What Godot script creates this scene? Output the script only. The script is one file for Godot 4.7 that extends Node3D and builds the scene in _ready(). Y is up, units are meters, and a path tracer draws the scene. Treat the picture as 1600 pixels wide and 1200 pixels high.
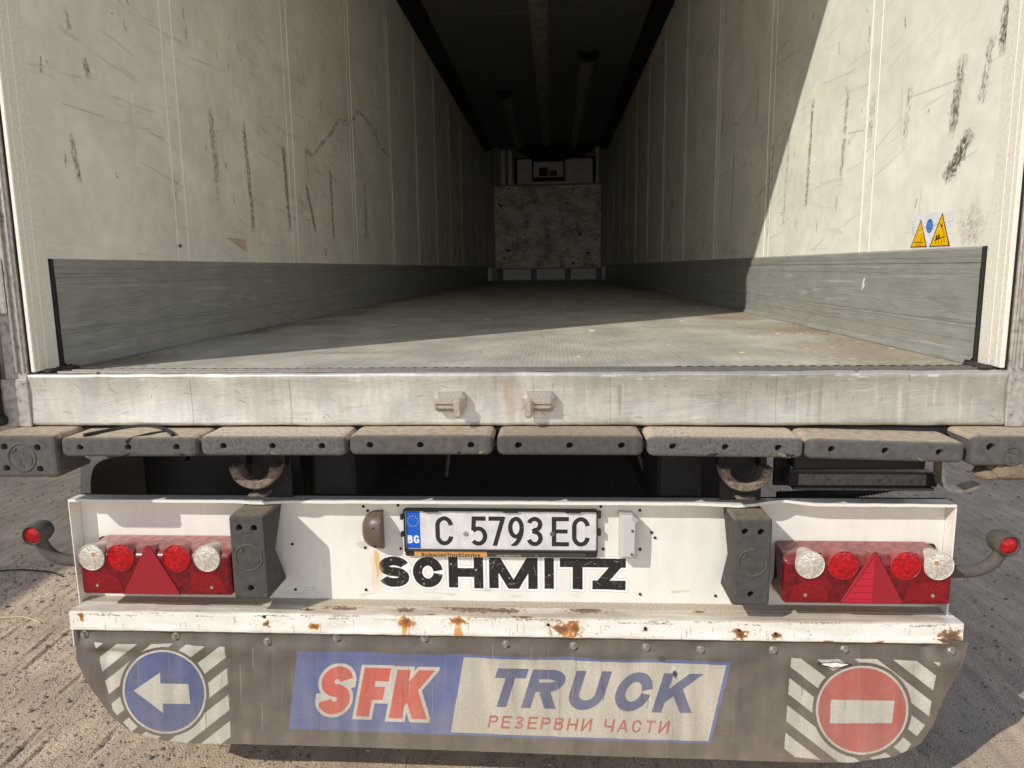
extends Node3D
# The open back of a refrigerated semi-trailer in a dirt yard.
# Trailer axes: x to the right, y up from the load floor (FH above the ground), z towards the viewer, rear face at z = 0.

const FH := 1.2
const W := 1.23
const LEN := 13.45
const CEIL := 2.66

var M := {}
var trailer: Node3D
var rng := RandomNumberGenerator.new()
var used := {}


func _ready() -> void:
	rng.seed = 20240501
	# ---- camera
	var cam := Camera3D.new()
	cam.name = "camera"
	cam.fov = 55.48
	cam.near = 0.05
	cam.far = 600.0
	cam.basis = Basis.from_euler(Vector3(-0.157571, 0.057359, -0.012411), EULER_ORDER_YXZ)
	cam.position = Vector3(0.1363, FH + 0.2616, 1.8312)
	add_child(cam)
	cam.current = true
	# ---- sky, exposure
	var sm := ProceduralSkyMaterial.new()
	sm.sky_top_color = Color(0.27, 0.35, 0.47)
	sm.sky_horizon_color = Color(1.0, 0.99, 0.965)
	sm.sky_curve = 0.18
	sm.ground_bottom_color = Color(0.36, 0.32, 0.27)
	sm.ground_horizon_color = Color(0.62, 0.60, 0.57)
	sm.sun_angle_max = 1.0
	sm.energy_multiplier = 2.4
	var sky := Sky.new()
	sky.sky_material = sm
	var env := Environment.new()
	env.background_mode = Environment.BG_SKY
	env.sky = sky
	env.ambient_light_source = Environment.AMBIENT_SOURCE_SKY
	env.tonemap_mode = Environment.TONE_MAPPER_LINEAR
	env.tonemap_exposure = 0.97
	env.sdfgi_enabled = true
	env.ssao_enabled = true
	env.ssil_enabled = true
	var we := WorldEnvironment.new()
	we.name = "world"
	we.environment = env
	add_child(we)
	# ---- sun
	var sun := DirectionalLight3D.new()
	sun.name = "sun"
	sun.light_energy = 1.15
	sun.light_color = Color(1.0, 0.985, 0.955)
	sun.light_angular_distance = 0.53
	sun.shadow_enabled = true
	add_child(sun)
	sun.look_at_from_position(Vector3.ZERO, Vector3(2.46, -2.52, -2.38))
	# ---- everything else
	make_materials()
	make_ground()
	make_trailer()
	make_loose_things()
	make_neighbour()


# =====================================================================================
# small helpers
# =====================================================================================
func S8(r: float, g: float, b: float) -> Color:
	return Color(r / 255.0, g / 255.0, b / 255.0)


func named(n: String, parent: Node) -> String:
	var key = str(parent.get_instance_id()) + n
	var k: int = used.get(key, -1) + 1
	used[key] = k
	return n if k == 0 else "%s_%03d" % [n, k]


func ns(group := -1) -> SurfaceTool:
	var st := SurfaceTool.new()
	st.begin(Mesh.PRIMITIVE_TRIANGLES)
	st.set_smooth_group(group)
	st.set_color(Color.WHITE)
	st.set_uv(Vector2.ZERO)
	return st


func done(st: SurfaceTool) -> ArrayMesh:
	st.generate_normals()
	return st.commit()


func put(called: String, mesh: Mesh, mat: Material, parent: Node = null, at := Vector3.ZERO, label := "") -> MeshInstance3D:
	var o := MeshInstance3D.new()
	var p: Node = parent if parent else trailer
	o.name = named(called, p)
	o.mesh = mesh
	o.material_override = mat
	p.add_child(o, true)
	o.position = at + (Vector3(0, FH, 0) if p == trailer else Vector3.ZERO)
	if label != "":
		o.set_meta("label", label)
	return o


func tri(st: SurfaceTool, a: Vector3, b: Vector3, c: Vector3) -> void:
	st.add_vertex(a)
	st.add_vertex(c)
	st.add_vertex(b)


func quad(st: SurfaceTool, a: Vector3, b: Vector3, c: Vector3, d: Vector3) -> void:
	# counter-clockwise seen from outside
	tri(st, a, b, c)
	tri(st, a, c, d)


func quad_uv(st: SurfaceTool, p: Array, uv: Array) -> void:
	for i in [0, 2, 1, 0, 3, 2]:
		st.set_uv(uv[i])
		st.add_vertex(p[i])


func box(st: SurfaceTool, c: Vector3, s: Vector3, b := 0.0) -> void:
	var h := s * 0.5
	if b <= 0.0:
		for ax in 3:
			for sg in [-1.0, 1.0]:
				var u := (ax + 1) % 3
				var v := (ax + 2) % 3
				var pts := []
				for k in [[-1, -1], [1, -1], [1, 1], [-1, 1]]:
					var p := Vector3.ZERO
					p[ax] = h[ax] * sg
					p[u] = h[u] * k[0]
					p[v] = h[v] * k[1]
					pts.append(c + p)
				if sg > 0:
					quad(st, pts[0], pts[1], pts[2], pts[3])
				else:
					quad(st, pts[3], pts[2], pts[1], pts[0])
		return
	b = minf(b, minf(h.x, minf(h.y, h.z)) * 0.95)
	for ax in 3:
		var u := (ax + 1) % 3
		var v := (ax + 2) % 3
		for sg in [-1.0, 1.0]:
			var pts := []
			for k in [[-1, -1], [1, -1], [1, 1], [-1, 1]]:
				var p := Vector3.ZERO
				p[ax] = h[ax] * sg
				p[u] = (h[u] - b) * k[0]
				p[v] = (h[v] - b) * k[1]
				pts.append(c + p)
			if sg > 0:
				quad(st, pts[0], pts[1], pts[2], pts[3])
			else:
				quad(st, pts[3], pts[2], pts[1], pts[0])
		# chamfers along axis ax
		for su in [-1.0, 1.0]:
			for sv in [-1.0, 1.0]:
				var e := []
				for k in [[-1, 0], [1, 0], [1, 1], [-1, 1]]:
					var p := Vector3.ZERO
					p[ax] = (h[ax] - b) * k[0]
					if k[1] == 0:
						p[u] = h[u] * su
						p[v] = (h[v] - b) * sv
					else:
						p[u] = (h[u] - b) * su
						p[v] = h[v] * sv
					e.append(c + p)
				if su * sv > 0:
					quad(st, e[3], e[2], e[1], e[0])
				else:
					quad(st, e[0], e[1], e[2], e[3])
	for sx in [-1.0, 1.0]:
		for sy in [-1.0, 1.0]:
			for sz in [-1.0, 1.0]:
				var a := c + Vector3(h.x * sx, (h.y - b) * sy, (h.z - b) * sz)
				var bb := c + Vector3((h.x - b) * sx, h.y * sy, (h.z - b) * sz)
				var d := c + Vector3((h.x - b) * sx, (h.y - b) * sy, h.z * sz)
				if sx * sy * sz > 0:
					tri(st, a, bb, d)
				else:
					tri(st, a, d, bb)


func box_mesh(c: Vector3, s: Vector3, b := 0.0) -> ArrayMesh:
	var st := ns()
	box(st, c, s, b)
	return done(st)


func span(x0: float, x1: float, y0: float, y1: float, z0: float, z1: float, b := 0.0) -> ArrayMesh:
	return box_mesh(Vector3((x0 + x1) / 2, (y0 + y1) / 2, (z0 + z1) / 2), Vector3(absf(x1 - x0), absf(y1 - y0), absf(z1 - z0)), b)


func frame_of(d: Vector3) -> Array:
	var up := Vector3.UP if absf(d.y) < 0.95 else Vector3.RIGHT
	var a := d.cross(up).normalized()
	return [a, a.cross(d).normalized()]


func cyl(st: SurfaceTool, p0: Vector3, p1: Vector3, r0: float, r1: float, n := 16, cap0 := true, cap1 := true) -> void:
	var d := (p1 - p0).normalized()
	var f := frame_of(d)
	for i in n:
		var a0 := TAU * i / n
		var a1 := TAU * (i + 1) / n
		var v0: Vector3 = f[0] * cos(a0) + f[1] * sin(a0)
		var v1: Vector3 = f[0] * cos(a1) + f[1] * sin(a1)
		st.set_smooth_group(1)
		quad(st, p0 + v1 * r0, p0 + v0 * r0, p1 + v0 * r1, p1 + v1 * r1)
		st.set_smooth_group(-1)
		if cap0:
			tri(st, p0, p0 + v0 * r0, p0 + v1 * r0)
		if cap1:
			tri(st, p1, p1 + v1 * r1, p1 + v0 * r1)


func tube(st: SurfaceTool, path: Array, r: float, n := 12, ripple := 0.0) -> void:
	var rings := []
	var up := Vector3.ZERO
	for i in path.size():
		var a: Vector3 = path[maxi(i - 1, 0)]
		var b: Vector3 = path[mini(i + 1, path.size() - 1)]
		var d := (b - a).normalized()
		if up == Vector3.ZERO:
			up = frame_of(d)[1]
		up = (up - d * up.dot(d)).normalized()
		var side := d.cross(up)
		var ring := []
		var rr := r + (ripple if i % 2 == 0 else 0.0)
		for k in n:
			var t := TAU * k / n
			ring.append(path[i] + (side * cos(t) + up * sin(t)) * rr)
		rings.append(ring)
	for i in path.size() - 1:
		for k in n:
			var k1 := (k + 1) % n
			st.set_smooth_group(2)
			quad(st, rings[i][k1], rings[i][k], rings[i + 1][k], rings[i + 1][k1])
	st.set_smooth_group(-1)
	for k in n:
		tri(st, path[0], rings[0][k], rings[0][(k + 1) % n])
		var l := path.size() - 1
		tri(st, path[l], rings[l][(k + 1) % n], rings[l][k])


func smooth_path(pts: Array, sub := 6) -> Array:
	var c := Curve3D.new()
	for i in pts.size():
		var a: Vector3 = pts[maxi(i - 1, 0)]
		var b: Vector3 = pts[mini(i + 1, pts.size() - 1)]
		var t := (b - a) * 0.17
		c.add_point(pts[i], -t, t)
	var out := []
	for i in pts.size() - 1:
		for k in sub:
			out.append(c.sample(i, float(k) / sub))
	out.append(pts[-1])
	return out


# extrude a closed (x,y) polygon from z0 to z1, the front chamfered by b
func extrude(st: SurfaceTool, poly: PackedVector2Array, z0: float, z1: float, b := 0.0) -> void:
	if Geometry2D.is_polygon_clockwise(poly):
		poly.reverse()
	var n := poly.size()
	var inner := poly
	if b > 0.0:
		inner = PackedVector2Array()
		for i in n:
			var e0 := (poly[i] - poly[(i + n - 1) % n]).normalized()
			var e1 := (poly[(i + 1) % n] - poly[i]).normalized()
			var nn := Vector2(-e0.y, e0.x) + Vector2(-e1.y, e1.x)
			nn = nn / maxf(0.3, nn.length_squared()) * 2.0
			inner.append(poly[i] + nn * b)
	for i in n:
		var a := poly[i]
		var c := poly[(i + 1) % n]
		var zb := z1 - b
		quad(st, Vector3(a.x, a.y, z0), Vector3(c.x, c.y, z0), Vector3(c.x, c.y, zb), Vector3(a.x, a.y, zb))
		if b > 0.0:
			var a2 := inner[i]
			var c2 := inner[(i + 1) % n]
			quad(st, Vector3(a.x, a.y, zb), Vector3(c.x, c.y, zb), Vector3(c2.x, c2.y, z1), Vector3(a2.x, a2.y, z1))
	var idx := Geometry2D.triangulate_polygon(inner)
	for k in range(0, idx.size(), 3):
		var a := inner[idx[k]]
		var c := inner[idx[k + 1]]
		var d := inner[idx[k + 2]]
		if (c - a).cross(d - a) < 0:
			var t := c
			c = d
			d = t
		tri(st, Vector3(a.x, a.y, z1), Vector3(c.x, c.y, z1), Vector3(d.x, d.y, z1))
		tri(st, Vector3(a.x, a.y, z0), Vector3(d.x, d.y, z0), Vector3(c.x, c.y, z0))


func grid(st: SurfaceTool, nu: int, nv: int, pos: Callable, uvf = null, group := 3) -> void:
	# pos(i, j) -> Vector3; right-handed: u x v points outside
	st.set_smooth_group(group)
	var P := []
	var U := []
	for j in nv + 1:
		for i in nu + 1:
			P.append(pos.call(float(i) / nu, float(j) / nv))
			U.append(uvf.call(float(i) / nu, float(j) / nv) if uvf else Vector2(float(i) / nu, float(j) / nv))
	for j in nv:
		for i in nu:
			var a := j * (nu + 1) + i
			for k in [a, a + nu + 2, a + 1, a, a + nu + 1, a + nu + 2]:
				st.set_uv(U[k])
				st.add_vertex(P[k])


# a flat face (origin o, axes ux, uy) made of cells [x0, y0, x1, y1, cx, cy, r]; r > 0 sinks a round hole
func holed_face(st: SurfaceTool, o: Vector3, ux: Vector3, uy: Vector3, cells: Array, depth: float) -> void:
	var nrm := ux.cross(uy)
	for c in cells:
		var P := func(x: float, y: float) -> Vector3: return o + ux * x + uy * y
		st.set_smooth_group(-1)
		if c.size() < 7 or c[6] <= 0.0:
			quad(st, P.call(c[0], c[1]), P.call(c[2], c[1]), P.call(c[2], c[3]), P.call(c[0], c[3]))
			continue
		var bd := []
		var ns_ := 6
		for k in ns_:
			bd.append(Vector2(lerpf(c[0], c[2], float(k) / ns_), c[1]))
		for k in ns_:
			bd.append(Vector2(c[2], lerpf(c[1], c[3], float(k) / ns_)))
		for k in ns_:
			bd.append(Vector2(lerpf(c[2], c[0], float(k) / ns_), c[3]))
		for k in ns_:
			bd.append(Vector2(c[0], lerpf(c[3], c[1], float(k) / ns_)))
		var ctr := Vector2(c[4], c[5])
		var r: float = c[6]
		for k in bd.size():
			var b0: Vector2 = bd[k]
			var b1: Vector2 = bd[(k + 1) % bd.size()]
			var d0 := (b0 - ctr).normalized()
			var d1 := (b1 - ctr).normalized()
			var h0 := ctr + d0 * r * 1.12
			var h1 := ctr + d1 * r * 1.12
			var g0 := ctr + d0 * r
			var g1 := ctr + d1 * r
			st.set_smooth_group(-1)
			quad(st, P.call(b0.x, b0.y), P.call(b1.x, b1.y), P.call(h1.x, h1.y), P.call(h0.x, h0.y))
			var s: Vector3 = -nrm * r * 0.12
			st.set_smooth_group(4)
			quad(st, P.call(h0.x, h0.y), P.call(h1.x, h1.y), P.call(g1.x, g1.y) + s, P.call(g0.x, g0.y) + s)
			quad(st, P.call(g0.x, g0.y) + s, P.call(g1.x, g1.y) + s, P.call(g1.x, g1.y) - nrm * depth, P.call(g0.x, g0.y) - nrm * depth)
			st.set_smooth_group(-1)
			tri(st, P.call(g0.x, g0.y) - nrm * depth, P.call(g1.x, g1.y) - nrm * depth, P.call(ctr.x, ctr.y) - nrm * depth)


# a rubber bar along x: rounded front edges (radius r), rounded ends (b); top faces take the dust colour
func rubber_bar(st: SurfaceTool, hw: float, z0: float, zf: float, yb: float, yt: float, r: float, b: float, open_front := true, dusty := 0.85) -> void:
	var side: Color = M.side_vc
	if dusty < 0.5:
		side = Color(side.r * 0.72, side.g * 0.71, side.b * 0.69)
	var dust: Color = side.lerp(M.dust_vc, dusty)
	var sections := []
	var es := [[0.0, 1.0], [0.12, 0.5], [0.4, 0.18], [1.0, 0.0]]
	for e in es:
		sections.append([-hw + b * e[0], b * e[1]])
	sections.append([0.0, 0.0])
	for k in range(es.size() - 1, -1, -1):
		sections.append([hw - b * es[k][0], b * es[k][1]])
	var rings := []
	for s in sections:
		var e: float = s[1]
		var ring := []
		ring.append(Vector3(s[0], yb + e, z0))
		for k in 5:
			var t := -PI / 2 + PI / 2 * k / 4.0
			ring.append(Vector3(s[0], yb + e + r + sin(t) * r, zf - e - r + cos(t) * r))
		for k in 5:
			var t := PI / 2 * k / 4.0
			ring.append(Vector3(s[0], yt - e - r + sin(t) * r, zf - e - r + cos(t) * r))
		ring.append(Vector3(s[0], yt - e, z0))
		rings.append(ring)
	var n: int = rings[0].size()
	for i in rings.size() - 1:
		for k in n - 1:
			if open_front and k == 5 and i >= 3 and i < rings.size() - 4:
				continue
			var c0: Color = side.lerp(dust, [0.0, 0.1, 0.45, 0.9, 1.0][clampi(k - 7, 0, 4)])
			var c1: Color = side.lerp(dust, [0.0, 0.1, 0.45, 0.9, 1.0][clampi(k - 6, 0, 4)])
			st.set_smooth_group(-1)
			var q := [rings[i][k], rings[i + 1][k], rings[i + 1][k + 1], rings[i][k + 1]]
			var cc := [c0, c0, c1, c1]
			for m in [0, 1, 2, 0, 2, 3]:
				st.set_color(cc[m])
				st.add_vertex(q[m])
	st.set_color(side)
	for s in [0, rings.size() - 1]:
		var ctr := Vector3(sections[s][0], (yb + yt) / 2, (z0 + zf) / 2)
		for k in n - 1:
			if s == 0:
				tri(st, ctr, rings[s][k], rings[s][k + 1])
			else:
				tri(st, ctr, rings[s][k + 1], rings[s][k])


# =====================================================================================
# pictures
# =====================================================================================
func noise(seed_: int, freq: float, oct := 4, type := FastNoiseLite.TYPE_SIMPLEX_SMOOTH) -> FastNoiseLite:
	var n := FastNoiseLite.new()
	n.seed = seed_
	n.frequency = freq
	n.noise_type = type
	n.fractal_octaves = oct
	if oct <= 1:
		n.fractal_type = FastNoiseLite.FRACTAL_NONE
	return n


func ramp_img(size: int, n: FastNoiseLite, cols: Array) -> Image:
	# seamless grey noise run through a list of colours
	var g := n.get_seamless_image(size, size)
	g.convert(Image.FORMAT_L8)
	var src := g.get_data()
	var lut := PackedByteArray()
	for i in 256:
		var t := i / 255.0 * (cols.size() - 1)
		var k := mini(int(t), cols.size() - 2)
		var c: Color = cols[k].lerp(cols[k + 1], t - k)
		lut.append_array([int(c.r * 255), int(c.g * 255), int(c.b * 255)])
	var out := PackedByteArray()
	out.resize(size * size * 3)
	for i in src.size():
		var v := src[i] * 3
		out[i * 3] = lut[v]
		out[i * 3 + 1] = lut[v + 1]
		out[i * 3 + 2] = lut[v + 2]
	return Image.create_from_data(size, size, false, Image.FORMAT_RGB8, out)


func tex(img: Image) -> ImageTexture:
	return ImageTexture.create_from_image(img)


func noise_rows(n: FastNoiseLite, w: int, h: int, sx := 1.0, sy := 1.0) -> PackedByteArray:
	# grey noise of w x h, stretched by sx, sy (sampled small and enlarged: native and quick)
	var g := n.get_image(maxi(8, int(w / sx)), maxi(8, int(h / sy)))
	g.convert(Image.FORMAT_L8)
	if sx != 1.0 or sy != 1.0:
		g.resize(w, h, Image.INTERPOLATE_CUBIC)
	return g.get_data()


# multiplies an RGB image by several grey layers: [bytes, how much, centre]
func grime(img: Image, layers: Array, tint := Color(1, 1, 1)) -> Image:
	var w := img.get_width()
	var h := img.get_height()
	img.convert(Image.FORMAT_RGB8)
	var d := img.get_data()
	var n := w * h
	var luts := []
	for l in layers:
		var lut := PackedFloat32Array()
		for i in 256:
			lut.append(maxf(0.05, 1.0 + l[1] * (i / 255.0 - l[2])))
		luts.append(lut)
	var L0: PackedByteArray = layers[0][0]
	var T0: PackedFloat32Array = luts[0]
	var L1: PackedByteArray = layers[1 % layers.size()][0]
	var T1: PackedFloat32Array = luts[1 % layers.size()]
	var L2: PackedByteArray = layers[2 % layers.size()][0]
	var T2: PackedFloat32Array = luts[2 % layers.size()]
	var nl := layers.size()
	for i in n:
		var f := T0[L0[i]]
		if nl > 1:
			f *= T1[L1[i]]
		if nl > 2:
			f *= T2[L2[i]]
		var j := i * 3
		d[j] = mini(255, int(d[j] * f))
		d[j + 1] = mini(255, int(d[j + 1] * f))
		d[j + 2] = mini(255, int(d[j + 2] * f))
	return Image.create_from_data(w, h, false, Image.FORMAT_RGB8, d)


func blend_px(img: Image, x: int, y: int, c: Color, a: float) -> void:
	if x < 0 or y < 0 or x >= img.get_width() or y >= img.get_height() or a <= 0.0:
		return
	img.set_pixel(x, y, img.get_pixel(x, y).lerp(c, minf(a, 1.0)))


func line_px(img: Image, p: Vector2, q: Vector2, w: float, c: Color, a: float) -> void:
	var x0 := int(floor(minf(p.x, q.x) - w - 1))
	var x1 := int(ceil(maxf(p.x, q.x) + w + 1))
	var y0 := int(floor(minf(p.y, q.y) - w - 1))
	var y1 := int(ceil(maxf(p.y, q.y) + w + 1))
	if (x1 - x0) * (y1 - y0) > 400000:
		return
	var d := q - p
	var l2 := maxf(d.length_squared(), 1e-6)
	for y in range(y0, y1 + 1):
		for x in range(x0, x1 + 1):
			var v := Vector2(x + 0.5, y + 0.5) - p
			var t := clampf(v.dot(d) / l2, 0, 1)
			var dist := (v - d * t).length()
			var k := clampf(w * 0.5 + 0.5 - dist, 0, 1)
			if k > 0:
				blend_px(img, x, y, c, a * k * (1.0 - 0.6 * absf(t - 0.5)))


# a rubbed, patchy mark from p to q
func rub(img: Image, p: Vector2, q: Vector2, w: float, c: Color, a: float, thr: float, nz: FastNoiseLite, along := 0.35) -> void:
	var x0 := int(minf(p.x, q.x) - w)
	var x1 := int(maxf(p.x, q.x) + w)
	var y0 := int(minf(p.y, q.y) - w)
	var y1 := int(maxf(p.y, q.y) + w)
	var d := q - p
	var len_ := maxf(d.length(), 0.01)
	var u := d / len_
	var v := Vector2(-u.y, u.x)
	for y in range(y0, y1 + 1):
		for x in range(x0, x1 + 1):
			var r := Vector2(x, y) - p
			var s := r.dot(u)
			var k := r.dot(v)
			var wob := w * 0.5 * (1.0 + 0.5 * nz.get_noise_2d(s * 0.4, p.x))
			k += nz.get_noise_2d(s * 0.12 + 77.0, p.y) * w * 0.22
			if s < 0 or s > len_ or absf(k) > wob:
				continue
			var e := 1.0 - absf(k) / wob
			var end_ := minf(1.0, minf(s, len_ - s) / (w * 1.2) + 0.25)
			var nn := nz.get_noise_2d(s * along + p.x * 3.1, k * 1.3 + p.y) * 0.5 + 0.5
			var m := clampf((nn - thr) * 5.0, 0, 1) * minf(1.0, e * 3.0) * end_
			if m > 0:
				blend_px(img, x, y, c, a * m)


# an irregular blot
func blot(img: Image, c: Vector2, rx: float, ry: float, col: Color, a: float, nz: FastNoiseLite, rough := 0.6) -> void:
	for y in range(int(c.y - ry * 1.6), int(c.y + ry * 1.6) + 1):
		for x in range(int(c.x - rx * 1.6), int(c.x + rx * 1.6) + 1):
			var d := Vector2((x - c.x) / rx, (y - c.y) / ry).length()
			var nn := nz.get_noise_2d(x, y)
			var k := clampf((1.0 - d + nn * rough) * 3.0, 0, 1)
			blend_px(img, x, y, col, a * k)


# fills polygons (even-odd) in an image
func fill_poly(img: Image, polys: Array, col: Color) -> void:
	var y0 := 1e9
	var y1 := -1e9
	for p in polys:
		for v in p:
			y0 = minf(y0, v.y)
			y1 = maxf(y1, v.y)
	var w := img.get_width()
	for y in range(maxi(0, int(y0)), mini(img.get_height() - 1, int(y1) + 1) + 1):
		var yy := y + 0.5
		var xs := PackedFloat32Array()
		for p in polys:
			var n: int = p.size()
			for i in n:
				var a: Vector2 = p[i]
				var b: Vector2 = p[(i + 1) % n]
				if (a.y <= yy) != (b.y <= yy):
					xs.append(a.x + (yy - a.y) / (b.y - a.y) * (b.x - a.x))
		xs.sort()
		for k in range(0, xs.size() - 1, 2):
			var xa := clampi(int(round(xs[k])), 0, w)
			var xb := clampi(int(round(xs[k + 1])), 0, w)
			if xb > xa:
				img.fill_rect(Rect2i(xa, y, xb - xa, 1), col)


# ---- stroke lettering: each letter is a few lines in a box w wide and 1 high
func arc(cx: float, cy: float, rx: float, ry: float, a0: float, a1: float, n := 18) -> Array:
	var out := []
	for i in n + 1:
		var a := deg_to_rad(lerpf(a0, a1, float(i) / n))
		out.append(Vector2(cx + cos(a) * rx, cy + sin(a) * ry))
	return out


func strokes(ch: String, w: float, t: float) -> Array:
	var h := t / 2
	var rx := w / 2 - h
	var rv := (1 - t) / 4
	match ch:
		"S":
			return [arc(w / 2, 1 - h - rv, rx, rv, 12, 270) + arc(w / 2, h + rv, rx, rv, 90, -168)]
		"C", "С":
			var ry := minf(rx * 1.25, 0.5 - h)
			return [arc(w / 2, 1 - h - ry, rx, ry, 8, 180) + arc(w / 2, h + ry, rx, ry, 180, 352)]
		"H", "Н":
			return [[Vector2(h, 0), Vector2(h, 1)], [Vector2(w - h, 0), Vector2(w - h, 1)], [Vector2(h, 0.5), Vector2(w - h, 0.5)]]
		"M":
			return [[Vector2(h, 0), Vector2(h, 1)], [Vector2(w - h, 0), Vector2(w - h, 1)], [Vector2(h * 0.8, 1.1), Vector2(w / 2, 0.0)], [Vector2(w - h * 0.8, 1.1), Vector2(w / 2, 0.0)]]
		"I":
			return [[Vector2(h, 0), Vector2(h, 1)]]
		"T", "Т":
			return [[Vector2(0, 1 - h), Vector2(w, 1 - h)], [Vector2(w / 2, 0), Vector2(w / 2, 1 - h)]]
		"Z":
			return [[Vector2(0, 1 - h), Vector2(w, 1 - h)], [Vector2(0, h), Vector2(w, h)], [Vector2(w - t * 0.75, 1 - h), Vector2(t * 0.75, h)]]
		"F":
			return [[Vector2(h, 0), Vector2(h, 1)], [Vector2(h, 1 - h), Vector2(w, 1 - h)], [Vector2(h, 0.48), Vector2(w * 0.9, 0.48)]]
		"E", "Е":
			return [[Vector2(h, 0), Vector2(h, 1)], [Vector2(h, 1 - h), Vector2(w, 1 - h)], [Vector2(h, 0.51), Vector2(w * 0.92, 0.51)], [Vector2(h, h), Vector2(w, h)]]
		"K":
			return [[Vector2(h, 0), Vector2(h, 1)], [Vector2(w - h * 0.9, 1.08), Vector2(h, 0.3)], [Vector2(w * 0.42, 0.62), Vector2(w - h * 0.8, -0.08)]]
		"R":
			return [[Vector2(h, 0), Vector2(h, 1)], [Vector2(h, 1 - h), Vector2(w * 0.55, 1 - h)] + arc(w * 0.55, 0.71, w * 0.45 - h, 0.29 - h, 90, -90) + [Vector2(h, 0.42 + h)], [Vector2(w * 0.5, 0.46), Vector2(w - h * 0.9, -0.08)]]
		"U":
			return [[Vector2(h, 1)] + arc(w / 2, h + rx * 0.9, rx, rx * 0.9, 180, 360) + [Vector2(w - h, 1)]]
		"5":
			return [[Vector2(w * 0.92, 1 - h), Vector2(h * 1.5, 1 - h)], [Vector2(h * 1.7, 1.0), Vector2(h * 1.3, 0.52)], [Vector2(h * 1.2, 0.5)] + arc(w * 0.46, 0.33, w * 0.54 - h, 0.33 - h, 115, -140)]
		"7":
			return [[Vector2(0, 1 - h), Vector2(w - h, 1 - h)], [Vector2(w - h * 1.1, 1.0), Vector2(w * 0.32, -0.05)]]
		"9":
			var ry := 0.33 - h * 0.4
			return [arc(w / 2, 1 - h - ry, rx, ry, 0, 360, 28), arc(w * 0.5 - 0.25, 1 - h - ry, rx + 0.25, 0.66, 0, -75, 12)]
		"3":
			return [arc(w * 0.48, 0.755 - h * 0.2, rx * 0.95, 0.245 - h * 0.8, 165, -90) + [Vector2(w * 0.35, 0.51)], [Vector2(w * 0.35, 0.51)] + arc(w * 0.48, 0.275, rx, 0.275 - h, 80, -165)]
		"Р":
			return [[Vector2(h, 0), Vector2(h, 1)], [Vector2(h, 1 - h), Vector2(w * 0.55, 1 - h)] + arc(w * 0.55, 0.71, w * 0.45 - h, 0.29 - h, 90, -90) + [Vector2(h, 0.42 + h)]]
		"В":
			return [[Vector2(h, 0), Vector2(h, 1)], [Vector2(h, 1 - h), Vector2(w * 0.55, 1 - h)] + arc(w * 0.55, 0.76, w * 0.4 - h, 0.24 - h, 90, -90) + [Vector2(h, 0.52 + h)], [Vector2(h, 0.52), Vector2(w * 0.55, 0.52)] + arc(w * 0.55, 0.26 + h / 2, w * 0.45 - h, 0.26 - h / 2, 90, -90) + [Vector2(h, h)]]
		"З":
			return [arc(w * 0.46, 0.75, rx * 0.9, 0.25 - h, 165, -90) + [Vector2(w * 0.3, 0.5)], [Vector2(w * 0.3, 0.5)] + arc(w * 0.48, 0.25, rx, 0.25 - h, 90, -165)]
		"И":
			return [[Vector2(h, 0), Vector2(h, 1)], [Vector2(w - h, 0), Vector2(w - h, 1)], [Vector2(h, 0.0), Vector2(w - h, 1.0)]]
		"Ч":
			return [[Vector2(w - h, 0), Vector2(w - h, 1)], [Vector2(h, 1.0), Vector2(h, 0.6)] + arc(w * 0.45, 0.6, w * 0.45 - h, 0.18, 180, 270) + [Vector2(w - h, 0.42)]]
		"А":
			return [[Vector2(h * 0.5, -0.05), Vector2(w / 2, 1.0)], [Vector2(w - h * 0.5, -0.05), Vector2(w / 2, 1.0)], [Vector2(w * 0.22, 0.33), Vector2(w * 0.78, 0.33)]]
	return []


# draws a letter: the cap box runs from o (bottom left, in pixels, y down) size px high, sheared by slant, climbing by rise per pixel
func letter(img: Image, ch: String, o: Vector2, size: float, w: float, t: float, col: Color, slant := 0.0, rise := 0.0, grow := 0.0) -> void:
	var clip := PackedVector2Array([Vector2(-grow, -grow), Vector2(w * size + grow, -grow), Vector2(w * size + grow, size + grow), Vector2(-grow, size + grow)])
	for line in strokes(ch, w, t):
		var pl := PackedVector2Array()
		for v in line:
			pl.append(v * size)
		var half := t * size * 0.5 + grow
		for end_ in ([Geometry2D.END_SQUARE] if grow > 0.0 else [Geometry2D.END_BUTT]):
			var ps := Geometry2D.offset_polyline(pl, half, Geometry2D.JOIN_MITER, end_)
			var outer := []
			for p in ps:
				if Geometry2D.is_polygon_clockwise(p):
					outer.append(p)
				else:
					for c in Geometry2D.intersect_polygons(p, clip):
						outer.append(c)
			var placed := []
			for p in outer:
				var z := PackedVector2Array()
				for v in p:
					var x: float = v.x + v.y * slant
					z.append(Vector2(o.x + x, o.y - v.y + x * rise))
				placed.append(z)
			fill_poly(img, placed, col)


# =====================================================================================
# materials
# =====================================================================================
func mat(col: Color, rough: float, metal := 0.0, grunge := "", scale := 1.0) -> StandardMaterial3D:
	var m := StandardMaterial3D.new()
	m.albedo_color = col
	m.roughness = rough
	m.metallic = metal
	if grunge != "":
		m.albedo_texture = M[grunge]
		m.uv1_triplanar = true
		m.uv1_world_triplanar = true
		m.uv1_scale = Vector3.ONE * scale
	return m


func relief(m: StandardMaterial3D, t: Texture2D, cm: float) -> StandardMaterial3D:
	m.heightmap_enabled = true
	m.heightmap_texture = t
	m.heightmap_scale = cm
	return m


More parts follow.
